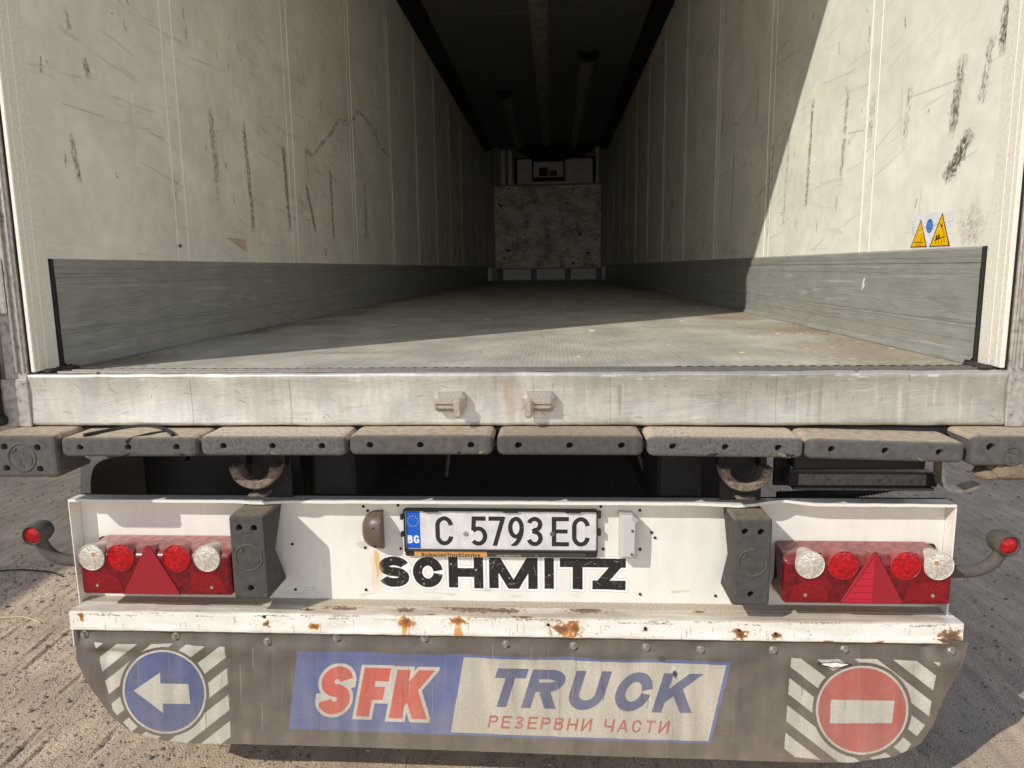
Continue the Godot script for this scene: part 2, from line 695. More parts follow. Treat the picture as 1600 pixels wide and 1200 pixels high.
func make_materials() -> void:
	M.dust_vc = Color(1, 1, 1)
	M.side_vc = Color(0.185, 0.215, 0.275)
	M.soft = tex(ramp_img(512, noise(11, 0.012, 6), [Color(0.62, 0.6, 0.57), Color(0.84, 0.83, 0.81), Color(0.95, 0.95, 0.94), Color(1, 1, 1)]))
	M.speck = tex(ramp_img(512, noise(12, 0.06, 5), [Color(0.45, 0.42, 0.38), Color(0.86, 0.84, 0.82), Color(0.95, 0.94, 0.93), Color(1, 1, 1), Color(1, 1, 1)]))
	M.fine = tex(ramp_img(512, noise(17, 0.1, 5), [Color(0.88, 0.87, 0.85), Color(0.95, 0.945, 0.94), Color(0.98, 0.98, 0.975), Color(1, 1, 1)]))
	M.rubber_g = tex(ramp_img(512, noise(13, 0.03, 6), [Color(0.76, 0.74, 0.72), Color(0.87, 0.86, 0.84), Color(0.94, 0.93, 0.92), Color(1, 1, 1)]))
	M.rust_g = tex(ramp_img(512, noise(14, 0.03, 6), [S8(82, 68, 58), S8(116, 100, 88), S8(142, 128, 114), S8(158, 144, 128), S8(124, 98, 78)]))
	M.grain_h = tex(ramp_img(512, noise(15, 0.09, 4), [Color.BLACK, Color.WHITE]))
	M.wave_h = tex(ramp_img(512, noise(16, 0.01, 3), [Color.BLACK, Color.WHITE]))
	# rubber: vertex colours carry the dust on upward faces
	var rb := mat(S8(212, 194, 168), 0.85, 0.0, "rubber_g", 2.3)
	rb.vertex_color_use_as_albedo = true
	M.rubber = relief(rb, M.grain_h, 0.03)
	for v in [["rubber_pale", S8(220, 203, 178), "speck", 2.6], ["rubber_dark", S8(192, 176, 152), "rubber_g", 3.4]]:
		var rv := relief(mat(v[1], 0.85, 0.0, v[2], v[3]), M.grain_h, 0.03)
		rv.vertex_color_use_as_albedo = true
		M[v[0]] = rv
	M.rubber_plain = relief(mat(S8(98, 93, 86), 0.8, 0.0, "rubber_g", 2.3), M.grain_h, 0.03)
	M.rubber_ragged = relief(mat(S8(150, 134, 114), 0.9, 0.0, "rubber_g", 5.0), M.grain_h, 0.3)
	M.black_rubber = mat(S8(36, 34, 33), 0.8, 0.0, "rubber_g", 3.0)
	M.black_steel = mat(S8(40, 39, 39), 0.6, 0.2, "speck", 2.0)
	M.underbody = mat(S8(26, 26, 27), 0.75, 0.0, "speck", 1.5)
	M.grey_steel = mat(S8(110, 108, 105), 0.5, 0.5, "speck", 2.0)
	M.rust_iron = relief(mat(Color(0.88, 0.88, 0.88), 0.9, 0.0, "rust_g", 4.0), M.grain_h, 0.2)
	M.stainless = mat(S8(192, 186, 178), 0.42, 0.55, "soft", 1.2)
	M.post_steel = mat(S8(192, 186, 178), 0.5, 0.35, "speck", 1.3)
	M.alu = mat(S8(200, 196, 190), 0.4, 0.7, "speck", 3.0)
	M.threshold = mat(S8(128, 121, 112), 0.5, 0.3, "rubber_g", 4.0)
	M.cast = relief(mat(S8(206, 196, 183), 0.45, 0.4, "rubber_g", 9.0), M.grain_h, 0.02)
	M.bolt = mat(S8(200, 197, 192), 0.35, 0.85, "speck", 9.0)
	M.rib = mat(S8(240, 235, 220), 0.5)
	M.white_paint = mat(S8(240, 236, 228), 0.45, 0.0, "fine", 2.0)
	M.liner = mat(S8(246, 240, 225), 0.55, 0.0, "fine", 1.6)
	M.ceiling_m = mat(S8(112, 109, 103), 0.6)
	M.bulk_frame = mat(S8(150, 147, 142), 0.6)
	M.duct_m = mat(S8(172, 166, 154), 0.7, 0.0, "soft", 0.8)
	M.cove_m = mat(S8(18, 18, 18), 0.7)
	M.hole_m = mat(S8(30, 28, 27), 0.8)
	M.brown_plastic = mat(S8(104, 88, 78), 0.4, 0.0, "speck", 4.0)
	M.grey_bracket = mat(S8(200, 198, 194), 0.45, 0.15)
	var facets := ramp_img(256, noise(21, 0.045, 1, FastNoiseLite.TYPE_CELLULAR), [Color.WHITE, Color.BLACK])
	M.facet_h = tex(facets)
	M.lamp_g = tex(ramp_img(256, noise(23, 0.02, 4), [Color(0.62, 0.58, 0.58), Color(0.8, 0.78, 0.78), Color(0.95, 0.94, 0.94), Color(1, 1, 1)]))
	M.lamp_red = mat(S8(214, 186, 178), 0.32, 0.0, "lamp_g", 8.0)
	M.lamp_red.vertex_color_use_as_albedo = true
	M.lamp_plain = mat(S8(140, 14, 30), 0.3)
	M.reflector_red = mat(S8(150, 20, 38), 0.5, 0.0)
	M.patch_dark = mat(S8(104, 10, 22), 0.3)
	M.hood_red = mat(S8(188, 62, 66), 0.3, 0.0, "soft", 3.0)
	M.hood_clear = mat(S8(228, 218, 204), 0.3, 0.0, "soft", 3.0)
	var cells := noise(22, 0.055, 1, FastNoiseLite.TYPE_CELLULAR)
	cells.cellular_return_type = FastNoiseLite.RETURN_CELL_VALUE
	M.cell_grey = tex(ramp_img(256, cells, [S8(192, 182, 168), S8(210, 202, 190), S8(222, 216, 206), S8(242, 238, 230)]))  # lens sparkle put into the colour as lighter and darker cells
	M.cell_red = tex(ramp_img(256, cells, [S8(138, 10, 20), S8(160, 12, 22), S8(180, 14, 24), S8(206, 22, 30)]))
	M.lens_clear = relief(mat(Color(1, 1, 1), 0.18, 0.4, "cell_grey", 13.0), M.facet_h, 0.10)
	M.lens_red = relief(mat(Color(1, 1, 1), 0.2, 0.1, "cell_red", 12.0), M.facet_h, 0.10)
	M.inner_red = tex(ramp_img(256, noise(24, 0.05, 4), [S8(96, 8, 20), S8(112, 9, 22), S8(124, 10, 24), S8(130, 11, 25), S8(160, 13, 27), S8(214, 28, 36)]))
	M.patch_red = mat(Color(1, 1, 1), 0.28, 0.0, "inner_red", 9.0)
	M.patch_red.uv1_world_triplanar = true
	M.amber = relief(mat(S8(214, 150, 96), 0.3, 0.2), M.facet_h, 0.3)
	make_wall_pictures()
	make_floor_picture()
	make_panel_picture()
	make_plate_picture()
	make_flap_picture()
	make_bumper_picture()
	make_sill_picture()
	make_sticker_picture()
	make_board_picture()


func pictured(img: Image, rough: float, metal := 0.0) -> StandardMaterial3D:
	var m := StandardMaterial3D.new()
	m.albedo_texture = tex(img)
	m.roughness = rough
	m.metallic = metal
	return m


# wall pictures: 5 m of wall (z from 0 inwards) by 2.46 m (y from 0.2 up), 2048 x 1008
func wall_px(y: float, z: float) -> Vector2:
	return Vector2(-z / 5.0 * 2048.0, (2.66 - y) / 2.46 * 1008.0)


func make_wall_pictures() -> void:
	for side in 2:
		var w := 2048
		var h := 1008
		var img := Image.create(w, h, false, Image.FORMAT_RGB8)
		img.fill(S8(243, 238, 222))
		var sd := 100 + side * 50
		img = grime(img, [[noise_rows(noise(sd, 0.006, 5), w, h), 0.10, 0.5], [noise_rows(noise(sd + 1, 0.03, 5), w, h), 0.07, 0.55], [noise_rows(noise(sd + 2, 0.25, 2), w, h), 0.035, 0.5]])
		var nz := noise(sd + 3, 0.13, 3)
		var fine := noise(sd + 4, 0.3, 2)
		var dark := S8(70, 62, 54)
		var grey := S8(120, 112, 100)
		rng.seed = 500 + side
		# brushed, faint diagonal wipes
		for k in 230:
			var y := rng.randf_range(0.32, 2.4)
			var z := rng.randf_range(-4.9, -0.05)
			var l := rng.randf_range(0.05, 0.5)
			var sl := rng.randf_range(-0.25, 0.55) * (1.0)
			var p := wall_px(y, z)
			var q := wall_px(y - l * sl * 0.6, z - l)
			rub(img, p, q, rng.randf_range(2, 13), grey, rng.randf_range(0.06, 0.22), 0.48, nz, 0.06)
		# thin scratches
		for k in 200:
			var y := rng.randf_range(0.31, 2.2)
			var z := rng.randf_range(-4.9, -0.03)
			var l := rng.randf_range(0.02, 0.3)
			var p := wall_px(y, z)
			var vert := rng.randf() < 0.35
			var q := wall_px(y - (l * 0.7 if vert else l * rng.randf_range(-0.1, 0.45)), z - (l * rng.randf_range(-0.06, 0.06) if vert else l))
			line_px(img, p, q, rng.randf_range(0.5, 1.0), dark, rng.randf_range(0.12, 0.5))
		# short dark nicks
		for k in 70:
			var p := wall_px(rng.randf_range(0.31, 1.6), rng.randf_range(-4.5, -0.05))
			rub(img, p, p + Vector2(rng.randf_range(-4, 6), rng.randf_range(3, 22)), rng.randf_range(2, 5), dark, 0.8, 0.42, fine, 0.8)
		# long vertical rubbings of pallet corners: [y0, z0, y1, z1, width px, strength, threshold]
		var marks := []
		if side == 1:
			marks = [[0.95, -1.45, 0.50, -1.475, 15, 0.85, 0.44], [0.90, -1.07, 0.58, -1.10, 14, 0.8, 0.46], [0.81, -0.285, 0.60, -0.325, 20, 0.7, 0.44], [0.60, -0.215, 0.485, -0.335, 22, 0.95, 0.36],
				[0.80, -0.575, 0.62, -0.60, 17, 0.35, 0.46], [0.84, -0.845, 0.66, -0.865, 20, 0.4, 0.45], [0.52, -1.125, 0.46, -1.13, 10, 0.7, 0.45], [0.90, -0.10, 0.76, -0.11, 18, 0.8, 0.36], [0.82, -0.16, 0.66, -0.19, 15, 0.6, 0.45],
				[1.26, -3.12, 1.10, -3.15, 10, 0.8, 0.4], [1.2, -2.32, 1.0, -2.33, 12, 0.55, 0.48], [0.86, -2.0, 0.4, -2.03, 12, 0.9, 0.44], [0.80, -2.05, 0.5, -2.06, 9, 0.8, 0.45], [0.9, -1.75, 0.45, -1.78, 11, 0.6, 0.47],
				[0.95, -2.8, 0.5, -2.83, 12, 0.7, 0.46], [0.9, -3.6, 0.5, -3.62, 12, 0.6, 0.46], [0.39, -0.14, 0.33, -0.235, 46, 0.5, 0.46], [0.40, -0.16, 0.32, -0.18, 60, 0.35, 0.5], [0.72, -0.3, 0.62, -0.31, 14, 0.6, 0.42]]
		else:
			marks = [[0.885, -0.345, 0.83, -0.365, 13, 0.9, 0.42], [0.91, -1.15, 0.62, -1.17, 20, 0.6, 0.43], [0.66, -1.155, 0.55, -1.17, 14, 0.3, 0.45], [0.915, -1.47, 0.44, -1.51, 17, 0.85, 0.43], [0.89, -1.945, 0.47, -1.985, 19, 0.9, 0.40],
				[0.74, -2.27, 0.48, -2.40, 17, 0.95, 0.39], [0.87, -2.74, 0.45, -2.745, 18, 0.9, 0.41], [0.88, -3.57, 0.49, -3.56, 16, 0.9, 0.42], [0.92, -2.30, 0.75, -2.31, 10, 0.6, 0.46], [0.66, -0.255, 0.52, -0.275, 10, 0.7, 0.45],
				[1.0, -0.29, 0.93, -0.3, 8, 0.6, 0.45], [0.9, -4.4, 0.5, -4.41, 14, 0.8, 0.43], [0.40, -2.55, 0.33, -2.57, 14, 0.7, 0.44], [1.25, -2.6, 1.18, -2.62, 10, 0.7, 0.42], [1.35, -4.0, 1.2, -4.02, 11, 0.8, 0.42], [0.62, -0.83, 0.55, -0.84, 20, 0.4, 0.45]]
		for k in marks:
			rub(img, wall_px(k[0], k[1]), wall_px(k[2], k[3]), k[4], S8(104, 94, 82), k[5] * 0.6, k[6] + 0.02, nz, 0.5)
			rub(img, wall_px(k[0], k[1]), wall_px(k[2], k[3]), k[4], dark, k[5] * 0.8, k[6] + 0.10, fine, 0.35)
			rub(img, wall_px(k[0], k[1] - 0.004), wall_px(k[2], k[3] - 0.004), k[4] * 0.8, S8(52, 46, 40), k[5] * 0.75, k[6] + 0.16, nz, 0.9)
		if side == 0:
			# a long wavering blue-grey smear, and a red crayon mark
			var sm := [[0.915, -2.28], [0.91, -2.42], [1.04, -2.68], [1.21, -3.0], [1.24, -3.25], [1.37, -3.5], [1.34, -3.8], [1.22, -4.15], [1.2, -4.5]]
			for i in sm.size() - 1:
				rub(img, wall_px(sm[i][0], sm[i][1]), wall_px(sm[i + 1][0], sm[i + 1][1]), 15, S8(112, 112, 118), 0.55, 0.38, nz, 0.15)
			for i in 5:
				line_px(img, wall_px(0.40 - 0.008 * i, -1.22 - 0.03 * i), wall_px(0.395 - 0.011 * i, -1.42), 2.0, S8(170, 90, 84), 0.6)
			blot(img, wall_px(0.358, -0.822), 9, 3, S8(70, 66, 60), 0.9, fine, 0.2)
		var m := pictured(img, 0.5)
		M["wall%d" % side] = m
	# kick plate: 1024 x 256 for 2.4 m x 0.3 m
	var kp := Image.create(1024, 256, false, Image.FORMAT_RGB8)
	kp.fill(S8(160, 159, 150))
	kp = grime(kp, [[noise_rows(noise(31, 0.04, 4), 1024, 256, 4.0, 1.0), 0.05, 0.5], [noise_rows(noise(32, 0.012, 5), 1024, 256), 0.10, 0.5], [noise_rows(noise(33, 0.3, 2), 1024, 256, 8.0, 1.0), 0.12, 0.5]])
	rng.seed = 31
	for k in 150:
		var p := Vector2(rng.randf_range(0, 1000), rng.randf_range(0, 255))
		var l := rng.randf_range(8, 90)
		var lt := rng.randf() < 0.7
		line_px(kp, p, p + Vector2(l, rng.randf_range(-0.06, 0.06) * l), rng.randf_range(0.7, 1.6), S8(206, 204, 196) if lt else S8(84, 82, 76), rng.randf_range(0.2, 0.6))
	for k in 30:
		var p := Vector2(rng.randf_range(0, 1000), rng.randf_range(0, 255))
		line_px(kp, p, p + Vector2(rng.randf_range(-2, 2), rng.randf_range(6, 30)), 1.2, S8(176, 174, 166), 0.5)
	for k in 420:
		var p := Vector2(rng.randf_range(0, 1000), rng.randf_range(0, 255))
		var l := rng.randf_range(4, 60)
		line_px(kp, p, p + Vector2(l, rng.randf_range(-0.1, 0.1) * l), rng.randf_range(0.4, 0.9), S8(214, 213, 205) if rng.randf() < 0.65 else S8(84, 82, 76), rng.randf_range(0.3, 0.9))
	var kn := noise(34, 0.06, 4)
	for k in 46:
		var p := Vector2(rng.randf_range(0, 1000), rng.randf_range(60, 240))
		rub(kp, p, p + Vector2(rng.randf_range(30, 170), rng.randf_range(-10, 10)), rng.randf_range(3, 14), S8(196, 202, 204), rng.randf_range(0.25, 0.6), 0.5, kn, 0.05)
	for yy in [22, 60, 176, 206]:
		line_px(kp, Vector2(0, yy), Vector2(1023, yy), 1.2, S8(84, 82, 77), 0.6)
		line_px(kp, Vector2(0, yy + 3), Vector2(1023, yy + 3), 1.2, S8(150, 148, 142), 0.5)
	M.kick = pictured(kp, 0.45, 0.15)


func make_floor_picture() -> void:
	# 2.46 m x 3 m of grey anti-slip sheet
	var w := 1536
	var h := 1536
	var img := Image.create(w, h, false, Image.FORMAT_RGB8)
	img.fill(S8(184, 178, 164))
	var dots := PackedByteArray()
	dots.resize(w * h)
	for y in h:
		for x in w:
			var dx := (x % 8) - 3.5
			var dy := ((y + (4 if (x / 8) % 2 == 0 else 0)) % 8) - 3.5
			dots[y * w + x] = 255 if dx * dx + dy * dy < 5.0 else 90
	img = grime(img, [[noise_rows(noise(41, 0.006, 5), w, h), 0.22, 0.5], [dots, 0.15, 0.5], [noise_rows(noise(42, 0.06, 4), w, h, 1.0, 4.0), 0.10, 0.5]])
	rng.seed = 41
	var nz := noise(43, 0.05, 3)
	# brown earth carried in along the edges and in patches
	for k in 9:
		blot(img, Vector2(rng.randf_range(1380, 1536), rng.randf_range(0, 1536)), rng.randf_range(60, 130), rng.randf_range(80, 200), S8(150, 128, 98), 0.4, nz, 0.9)
		blot(img, Vector2(rng.randf_range(0, 150), rng.randf_range(0, 1536)), rng.randf_range(40, 110), rng.randf_range(80, 200), S8(120, 98, 78), 0.4, nz, 0.9)
	for k in 8:
		blot(img, Vector2(rng.randf_range(200, 1300), rng.randf_range(0, 1536)), rng.randf_range(40, 150), rng.randf_range(20, 70), S8(112, 106, 98), 0.3, nz, 1.2)
	for k in 160:
		var p := Vector2(rng.randf_range(0, 1536), rng.randf_range(0, 1536))
		var l := rng.randf_range(10, 160)
		line_px(img, p, p + Vector2(rng.randf_range(-0.35, 0.5) * l, l), rng.randf_range(0.8, 2.0), S8(206, 201, 188) if rng.randf() < 0.5 else S8(112, 106, 98), rng.randf_range(0.15, 0.55))
	M.floor_m = pictured(img, 0.6)


func make_panel_picture() -> void:
	# x -1.22 .. 1.22, y -0.672 .. -0.352 : 2048 x 268
	var w := 2048
	var h := 268
	var img := Image.create(w, h, false, Image.FORMAT_RGB8)
	img.fill(S8(234, 230, 221))
	var P := func(x: float, y: float) -> Vector2: return Vector2((x + 1.22) / 2.44 * 2048.0, (-0.352 - y) / 0.32 * 268.0)
	var k := 2048.0 / 2.44
	var white := S8(244, 242, 238)
	var ink := S8(34, 31, 30)
	# sticker letters with a pale cut edge
	var L := [["S", -0.358, 0.086], ["C", -0.261, 0.085], ["H", -0.160, 0.098], ["M", -0.045, 0.136], ["I", 0.110, 0.030], ["T", 0.152, 0.100], ["Z", 0.243, 0.092]]
	for pass_ in 3:
		for g in L:
			var o: Vector2 = P.call(g[1], -0.627)
			var hh := 0.091 * k
			if pass_ == 0:
				letter(img, g[0], o, hh, g[2] / 0.091, 0.29, S8(186, 182, 174), 0, 0.004, 6.0)
			elif pass_ == 1:
				letter(img, g[0], o, hh, g[2] / 0.091, 0.29, white, 0, 0.004, 5.0)
			else:
				letter(img, g[0], o, hh, g[2] / 0.091, 0.29, ink, 0, 0.004)
	# scratches over the letters
	rng.seed = 77
	var nz := noise(71, 0.09, 4)
	for i in 150:
		var p: Vector2 = P.call(rng.randf_range(-0.36, 0.34), rng.randf_range(-0.63, -0.535))
		line_px(img, p, p + Vector2.from_angle(rng.randf_range(0, TAU)) * rng.randf_range(3, 22), rng.randf_range(0.6, 1.4), white, rng.randf_range(0.3, 0.8))
	for i in 60:
		var p: Vector2 = P.call(rng.randf_range(-0.36, 0.34), rng.randf_range(-0.63, -0.535))
		blot(img, p, rng.randf_range(1, 3), rng.randf_range(1, 3), white, 0.7, nz, 0.8)
	# rust running down from the plate lamp, specks, a little dirt at the foot
	rub(img, P.call(-0.366, -0.515), P.call(-0.358, -0.60), 14, S8(214, 160, 90), 0.75, 0.30, nz, 0.1)
	rub(img, P.call(-0.368, -0.515), P.call(-0.364, -0.65), 30, S8(226, 190, 140), 0.4, 0.3, nz, 0.1)
	blot(img, P.call(-0.40, -0.50), 16, 14, S8(190, 182, 168), 0.5, nz, 0.7)
	for i in 260:
		var p := Vector2(rng.randf_range(0, w), rng.randf_range(10, h - 6))
		blend_px(img, int(p.x), int(p.y), S8(90, 80, 70), rng.randf_range(0.3, 0.9))
	for i in 40:
		var p := Vector2(rng.randf_range(0, w), h - rng.randf_range(4, 40))
		rub(img, p, p + Vector2(rng.randf_range(20, 90), rng.randf_range(-4, 4)), rng.randf_range(4, 16), S8(180, 168, 146), 0.4, 0.5, nz, 0.1)
	img = grime(img, [[noise_rows(noise(72, 0.006, 4), w, h), 0.05, 0.6], [noise_rows(noise(73, 0.03, 3), w, h, 1.0, 5.0), 0.04, 0.5]])
	M.panel = pictured(img, 0.4)


func make_plate_picture() -> void:
	# 0.52 x 0.112 m : 1040 x 224
	var w := 1040
	var h := 224
	var img := Image.create(w, h, false, Image.FORMAT_RGB8)
	var bump := Image.create(w, h, false, Image.FORMAT_RGB8)
	img.fill(S8(214, 211, 211))
	bump.fill(Color(0, 0, 0))
	img.fill_rect(Rect2i(4, 5, 78, h - 10), S8(16, 92, 196))
	# ring of stars
	for i in 12:
		var a := TAU * i / 12
		var c := Vector2(42, 62) + Vector2(cos(a), sin(a)) * 30
		var st := PackedVector2Array()
		for q in 10:
			st.append(c + Vector2.from_angle(-PI / 2 + TAU * q / 10) * (4.6 if q % 2 == 0 else 2.0))
		fill_poly(img, [st], S8(226, 200, 70))
	# country letters
	var bg_col := S8(236, 236, 240)
	letter(img, "В", Vector2(9, 190), 46, 0.64, 0.21, bg_col)
	letter(img, "C", Vector2(44, 190), 46, 0.66, 0.21, bg_col)
	img.fill_rect(Rect2i(59, 166, 15, 8), bg_col)
	img.fill_rect(Rect2i(66, 166, 8, 21), bg_col)
	var ink := S8(42, 41, 42)
	for im in [img, bump]:
		var c := ink if im == img else Color(1, 1, 1)
		var t := 0.14
		for g in [["C", 165, 0.58], ["5", 358, 0.54], ["7", 457, 0.56], ["9", 563, 0.51], ["3", 665, 0.52], ["E", 800, 0.55], ["C", 909, 0.57]]:
			letter(im, g[0], Vector2(g[1], 200), 168, g[2], t, c)
		im.fill_rect(Rect2i(0, 0, w, 4), Color(1, 1, 1) if im == bump else S8(190, 188, 188))
		im.fill_rect(Rect2i(0, h - 4, w, 4), Color(1, 1, 1) if im == bump else S8(150, 140, 128))
	rng.seed = 8
	for i in 200:
		blend_px(img, rng.randi_range(0, w - 1), rng.randi_range(0, h - 1), S8(110, 100, 92), rng.randf_range(0.2, 0.8))
	img = grime(img, [[noise_rows(noise(81, 0.01, 4), w, h), 0.1, 0.5], [noise_rows(noise(82, 0.04, 4), w, h, 1.0, 6.0), 0.06, 0.5]])
	bump.resize(w / 2, h / 2, Image.INTERPOLATE_LANCZOS)
	M.plate = relief(pictured(img, 0.35), tex(bump), 0.15)


# flap picture: x -1.22 .. 1.22, y -1.08 .. -0.70 : 2048 x 319
func flap_px(x: float, y: float) -> Vector2:
	return Vector2((x + 1.22) / 2.44 * 2048.0, (-0.70 - y) / 0.38 * 319.0)


func flap_poly(pts: Array) -> PackedVector2Array:
	var out := PackedVector2Array()
	for p in pts:
		out.append(flap_px(p[0], p[1]))
	return out


func make_flap_picture() -> void:
	var w := 2048
	var h := 319
	var k := 2048.0 / 2.44
	var img := Image.create(w, h, false, Image.FORMAT_RGB8)
	var rubber := S8(94, 86, 77)
	img.fill(rubber)
	var nz := noise(91, 0.05, 4)
	var pale := S8(188, 183, 170)
	# slanted pale stripes in a window, left and right
	for side in 2:
		var clip: PackedVector2Array
		if side == 0:
			clip = flap_poly([[-1.146, -0.756], [-0.771, -0.76], [-0.765, -1.045], [-0.93, -1.045], [-1.05, -1.01], [-1.10, -0.95]])
		else:
			clip = flap_poly([[0.762, -0.766], [1.139, -0.765], [1.12, -0.93], [1.06, -1.02], [0.95, -1.05], [0.745, -1.03]])
		for i in range(-8, 12):
			var band: PackedVector2Array
			if side == 0:
				var x0 := -1.155 + i * 0.0985
				band = flap_poly([[x0, -0.74], [x0 + 0.058, -0.74], [x0 + 0.058 - 0.41, -1.06], [x0 - 0.41, -1.06]])
			else:
				var x0 := 0.40 + i * 0.0985
				band = flap_poly([[x0, -0.74], [x0 + 0.058, -0.74], [x0 + 0.058 + 0.41, -1.06], [x0 + 0.41, -1.06]])
			for p in Geometry2D.intersect_polygons(band, clip):
				fill_poly(img, [p], pale)
	var disc := func(cx: float, cy: float, r: float, col: Color) -> void:
		var p := PackedVector2Array()
		for i in 64:
			p.append(flap_px(cx + cos(TAU * i / 64) * r, cy + sin(TAU * i / 64) * r))
		fill_poly(img, [p], col)
	disc.call(-0.951, -0.895, 0.128, rubber)
	disc.call(-0.951, -0.895, 0.120, pale)
	disc.call(-0.951, -0.895, 0.114, S8(84, 92, 128))
	fill_poly(img, [flap_poly([[-1.039, -0.893], [-0.962, -0.841], [-0.961, -0.871], [-0.882, -0.872], [-0.878, -0.929], [-0.957, -0.929], [-0.956, -0.956]])], pale)
	disc.call(0.948, -0.904, 0.129, rubber)
	disc.call(0.948, -0.904, 0.120, pale)
	disc.call(0.948, -0.904, 0.114, S8(172, 92, 82))
	fill_poly(img, [flap_poly([[0.867, -0.878], [1.032, -0.877], [1.026, -0.938], [0.865, -0.941]])], pale)
	# the slanted banner
	var blue := S8(96, 104, 142)
	var cream := S8(184, 177, 161)
	fill_poly(img, [flap_poly([[-0.569, -0.769], [0.607, -0.779], [0.552, -0.999], [-0.601, -0.993]])], blue)
	fill_poly(img, [flap_poly([[-0.109, -0.781], [0.594, -0.788], [0.546, -0.993], [-0.147, -0.988]])], cream)
	# SFK: red with a pale border
	var sfk := [["S", -0.522, -0.949, 0.64, 0.265], ["F", -0.410, -0.952, 0.54, 0.27], ["K", -0.319, -0.955, 0.78, 0.275]]
	for pass_ in 2:
		for g in sfk:
			var o := flap_px(g[1], g[2])
			if pass_ == 0:
				letter(img, g[0], o, 0.136 * k, g[3], g[4], S8(192, 186, 174), 0.20, 0.0, 7.5)
			else:
				letter(img, g[0], o, 0.136 * k, g[3], g[4], S8(192, 96, 82), 0.20, 0.0)
	# TRUCK
	var ti := S8(96, 98, 122)
	for g in [["T", -0.050, -0.915, 0.80], ["R", 0.045, -0.916, 0.92], ["U", 0.163, -0.917, 0.90], ["C", 0.285, -0.918, 0.90], ["K", 0.396, -0.919, 1.02]]:
		letter(img, g[0], flap_px(g[1], g[2]), 0.105 * k, g[3], 0.25, ti, 0.32, 0.0)
	# the line below
	var txt := "РЕЗЕРВНИ ЧАСТИ"
	var x := -0.046
	for ch in txt:
		if ch == " ":
			x += 0.022
			continue
		var gw := 0.80 if ch in "НИЧА" else 0.74
		letter(img, ch, flap_px(x, -0.972 - (x + 0.046) * 0.006), 0.034 * k, gw, 0.165, S8(168, 96, 84), 0.2, 0.0)
		x += 0.034 * gw + 0.0105
	# torn spots and dirt
	blot(img, flap_px(0.425, -0.776), 9, 7, S8(70, 64, 58), 0.9, nz, 0.9)
	blot(img, flap_px(0.452, -0.806), 12, 9, S8(200, 198, 190), 0.9, nz, 1.0)
	blot(img, flap_px(0.458, -0.815), 6, 8, S8(50, 46, 42), 0.9, nz, 1.0)
	rub(img, flap_px(0.45, -0.82), flap_px(0.452, -0.99), 3, S8(110, 102, 92), 0.6, 0.4, nz, 0.1)
	rng.seed = 91
	for i in 60:
		var p := flap_px(rng.randf_range(-1.18, 1.18), rng.randf_range(-0.98, -0.72))
		line_px(img, p, p + Vector2(rng.randf_range(-3, 3), rng.randf_range(20, 150)), rng.randf_range(0.8, 2.5), S8(66, 58, 50) if rng.randf() < 0.6 else S8(176, 166, 150), rng.randf_range(0.2, 0.6))
	for i in 500:
		var p := Vector2(rng.randf_range(0, w), rng.randf_range(0, h))
		blend_px(img, int(p.x), int(p.y), S8(190, 182, 168), rng.randf_range(0.1, 0.6))
	# dried mud film, thicker at the foot
	var d := noise_rows(noise(92, 0.012, 5), w, h)
	var film := S8(166, 151, 133)
	img.convert(Image.FORMAT_RGB8)
	var by := img.get_data()
	for yy in h:
		var base := 0.04 + 0.30 * pow(float(yy) / h, 1.4)
		for xx in w:
			var i := yy * w + xx
			var a := clampf(base + (d[i] / 255.0 - 0.5) * 0.28, 0.0, 0.6)
			var j := i * 3
			by[j] = int(by[j] * (1 - a) + film.r * 255 * a)
			by[j + 1] = int(by[j + 1] * (1 - a) + film.g * 255 * a)
			by[j + 2] = int(by[j + 2] * (1 - a) + film.b * 255 * a)
	img = Image.create_from_data(w, h, false, Image.FORMAT_RGB8, by)
	img = grime(img, [[noise_rows(noise(93, 0.02, 4), w, h, 1.0, 8.0), 0.16, 0.5], [noise_rows(noise(94, 0.15, 3), w, h), 0.12, 0.5]])
	M.flap = pictured(img, 0.6)


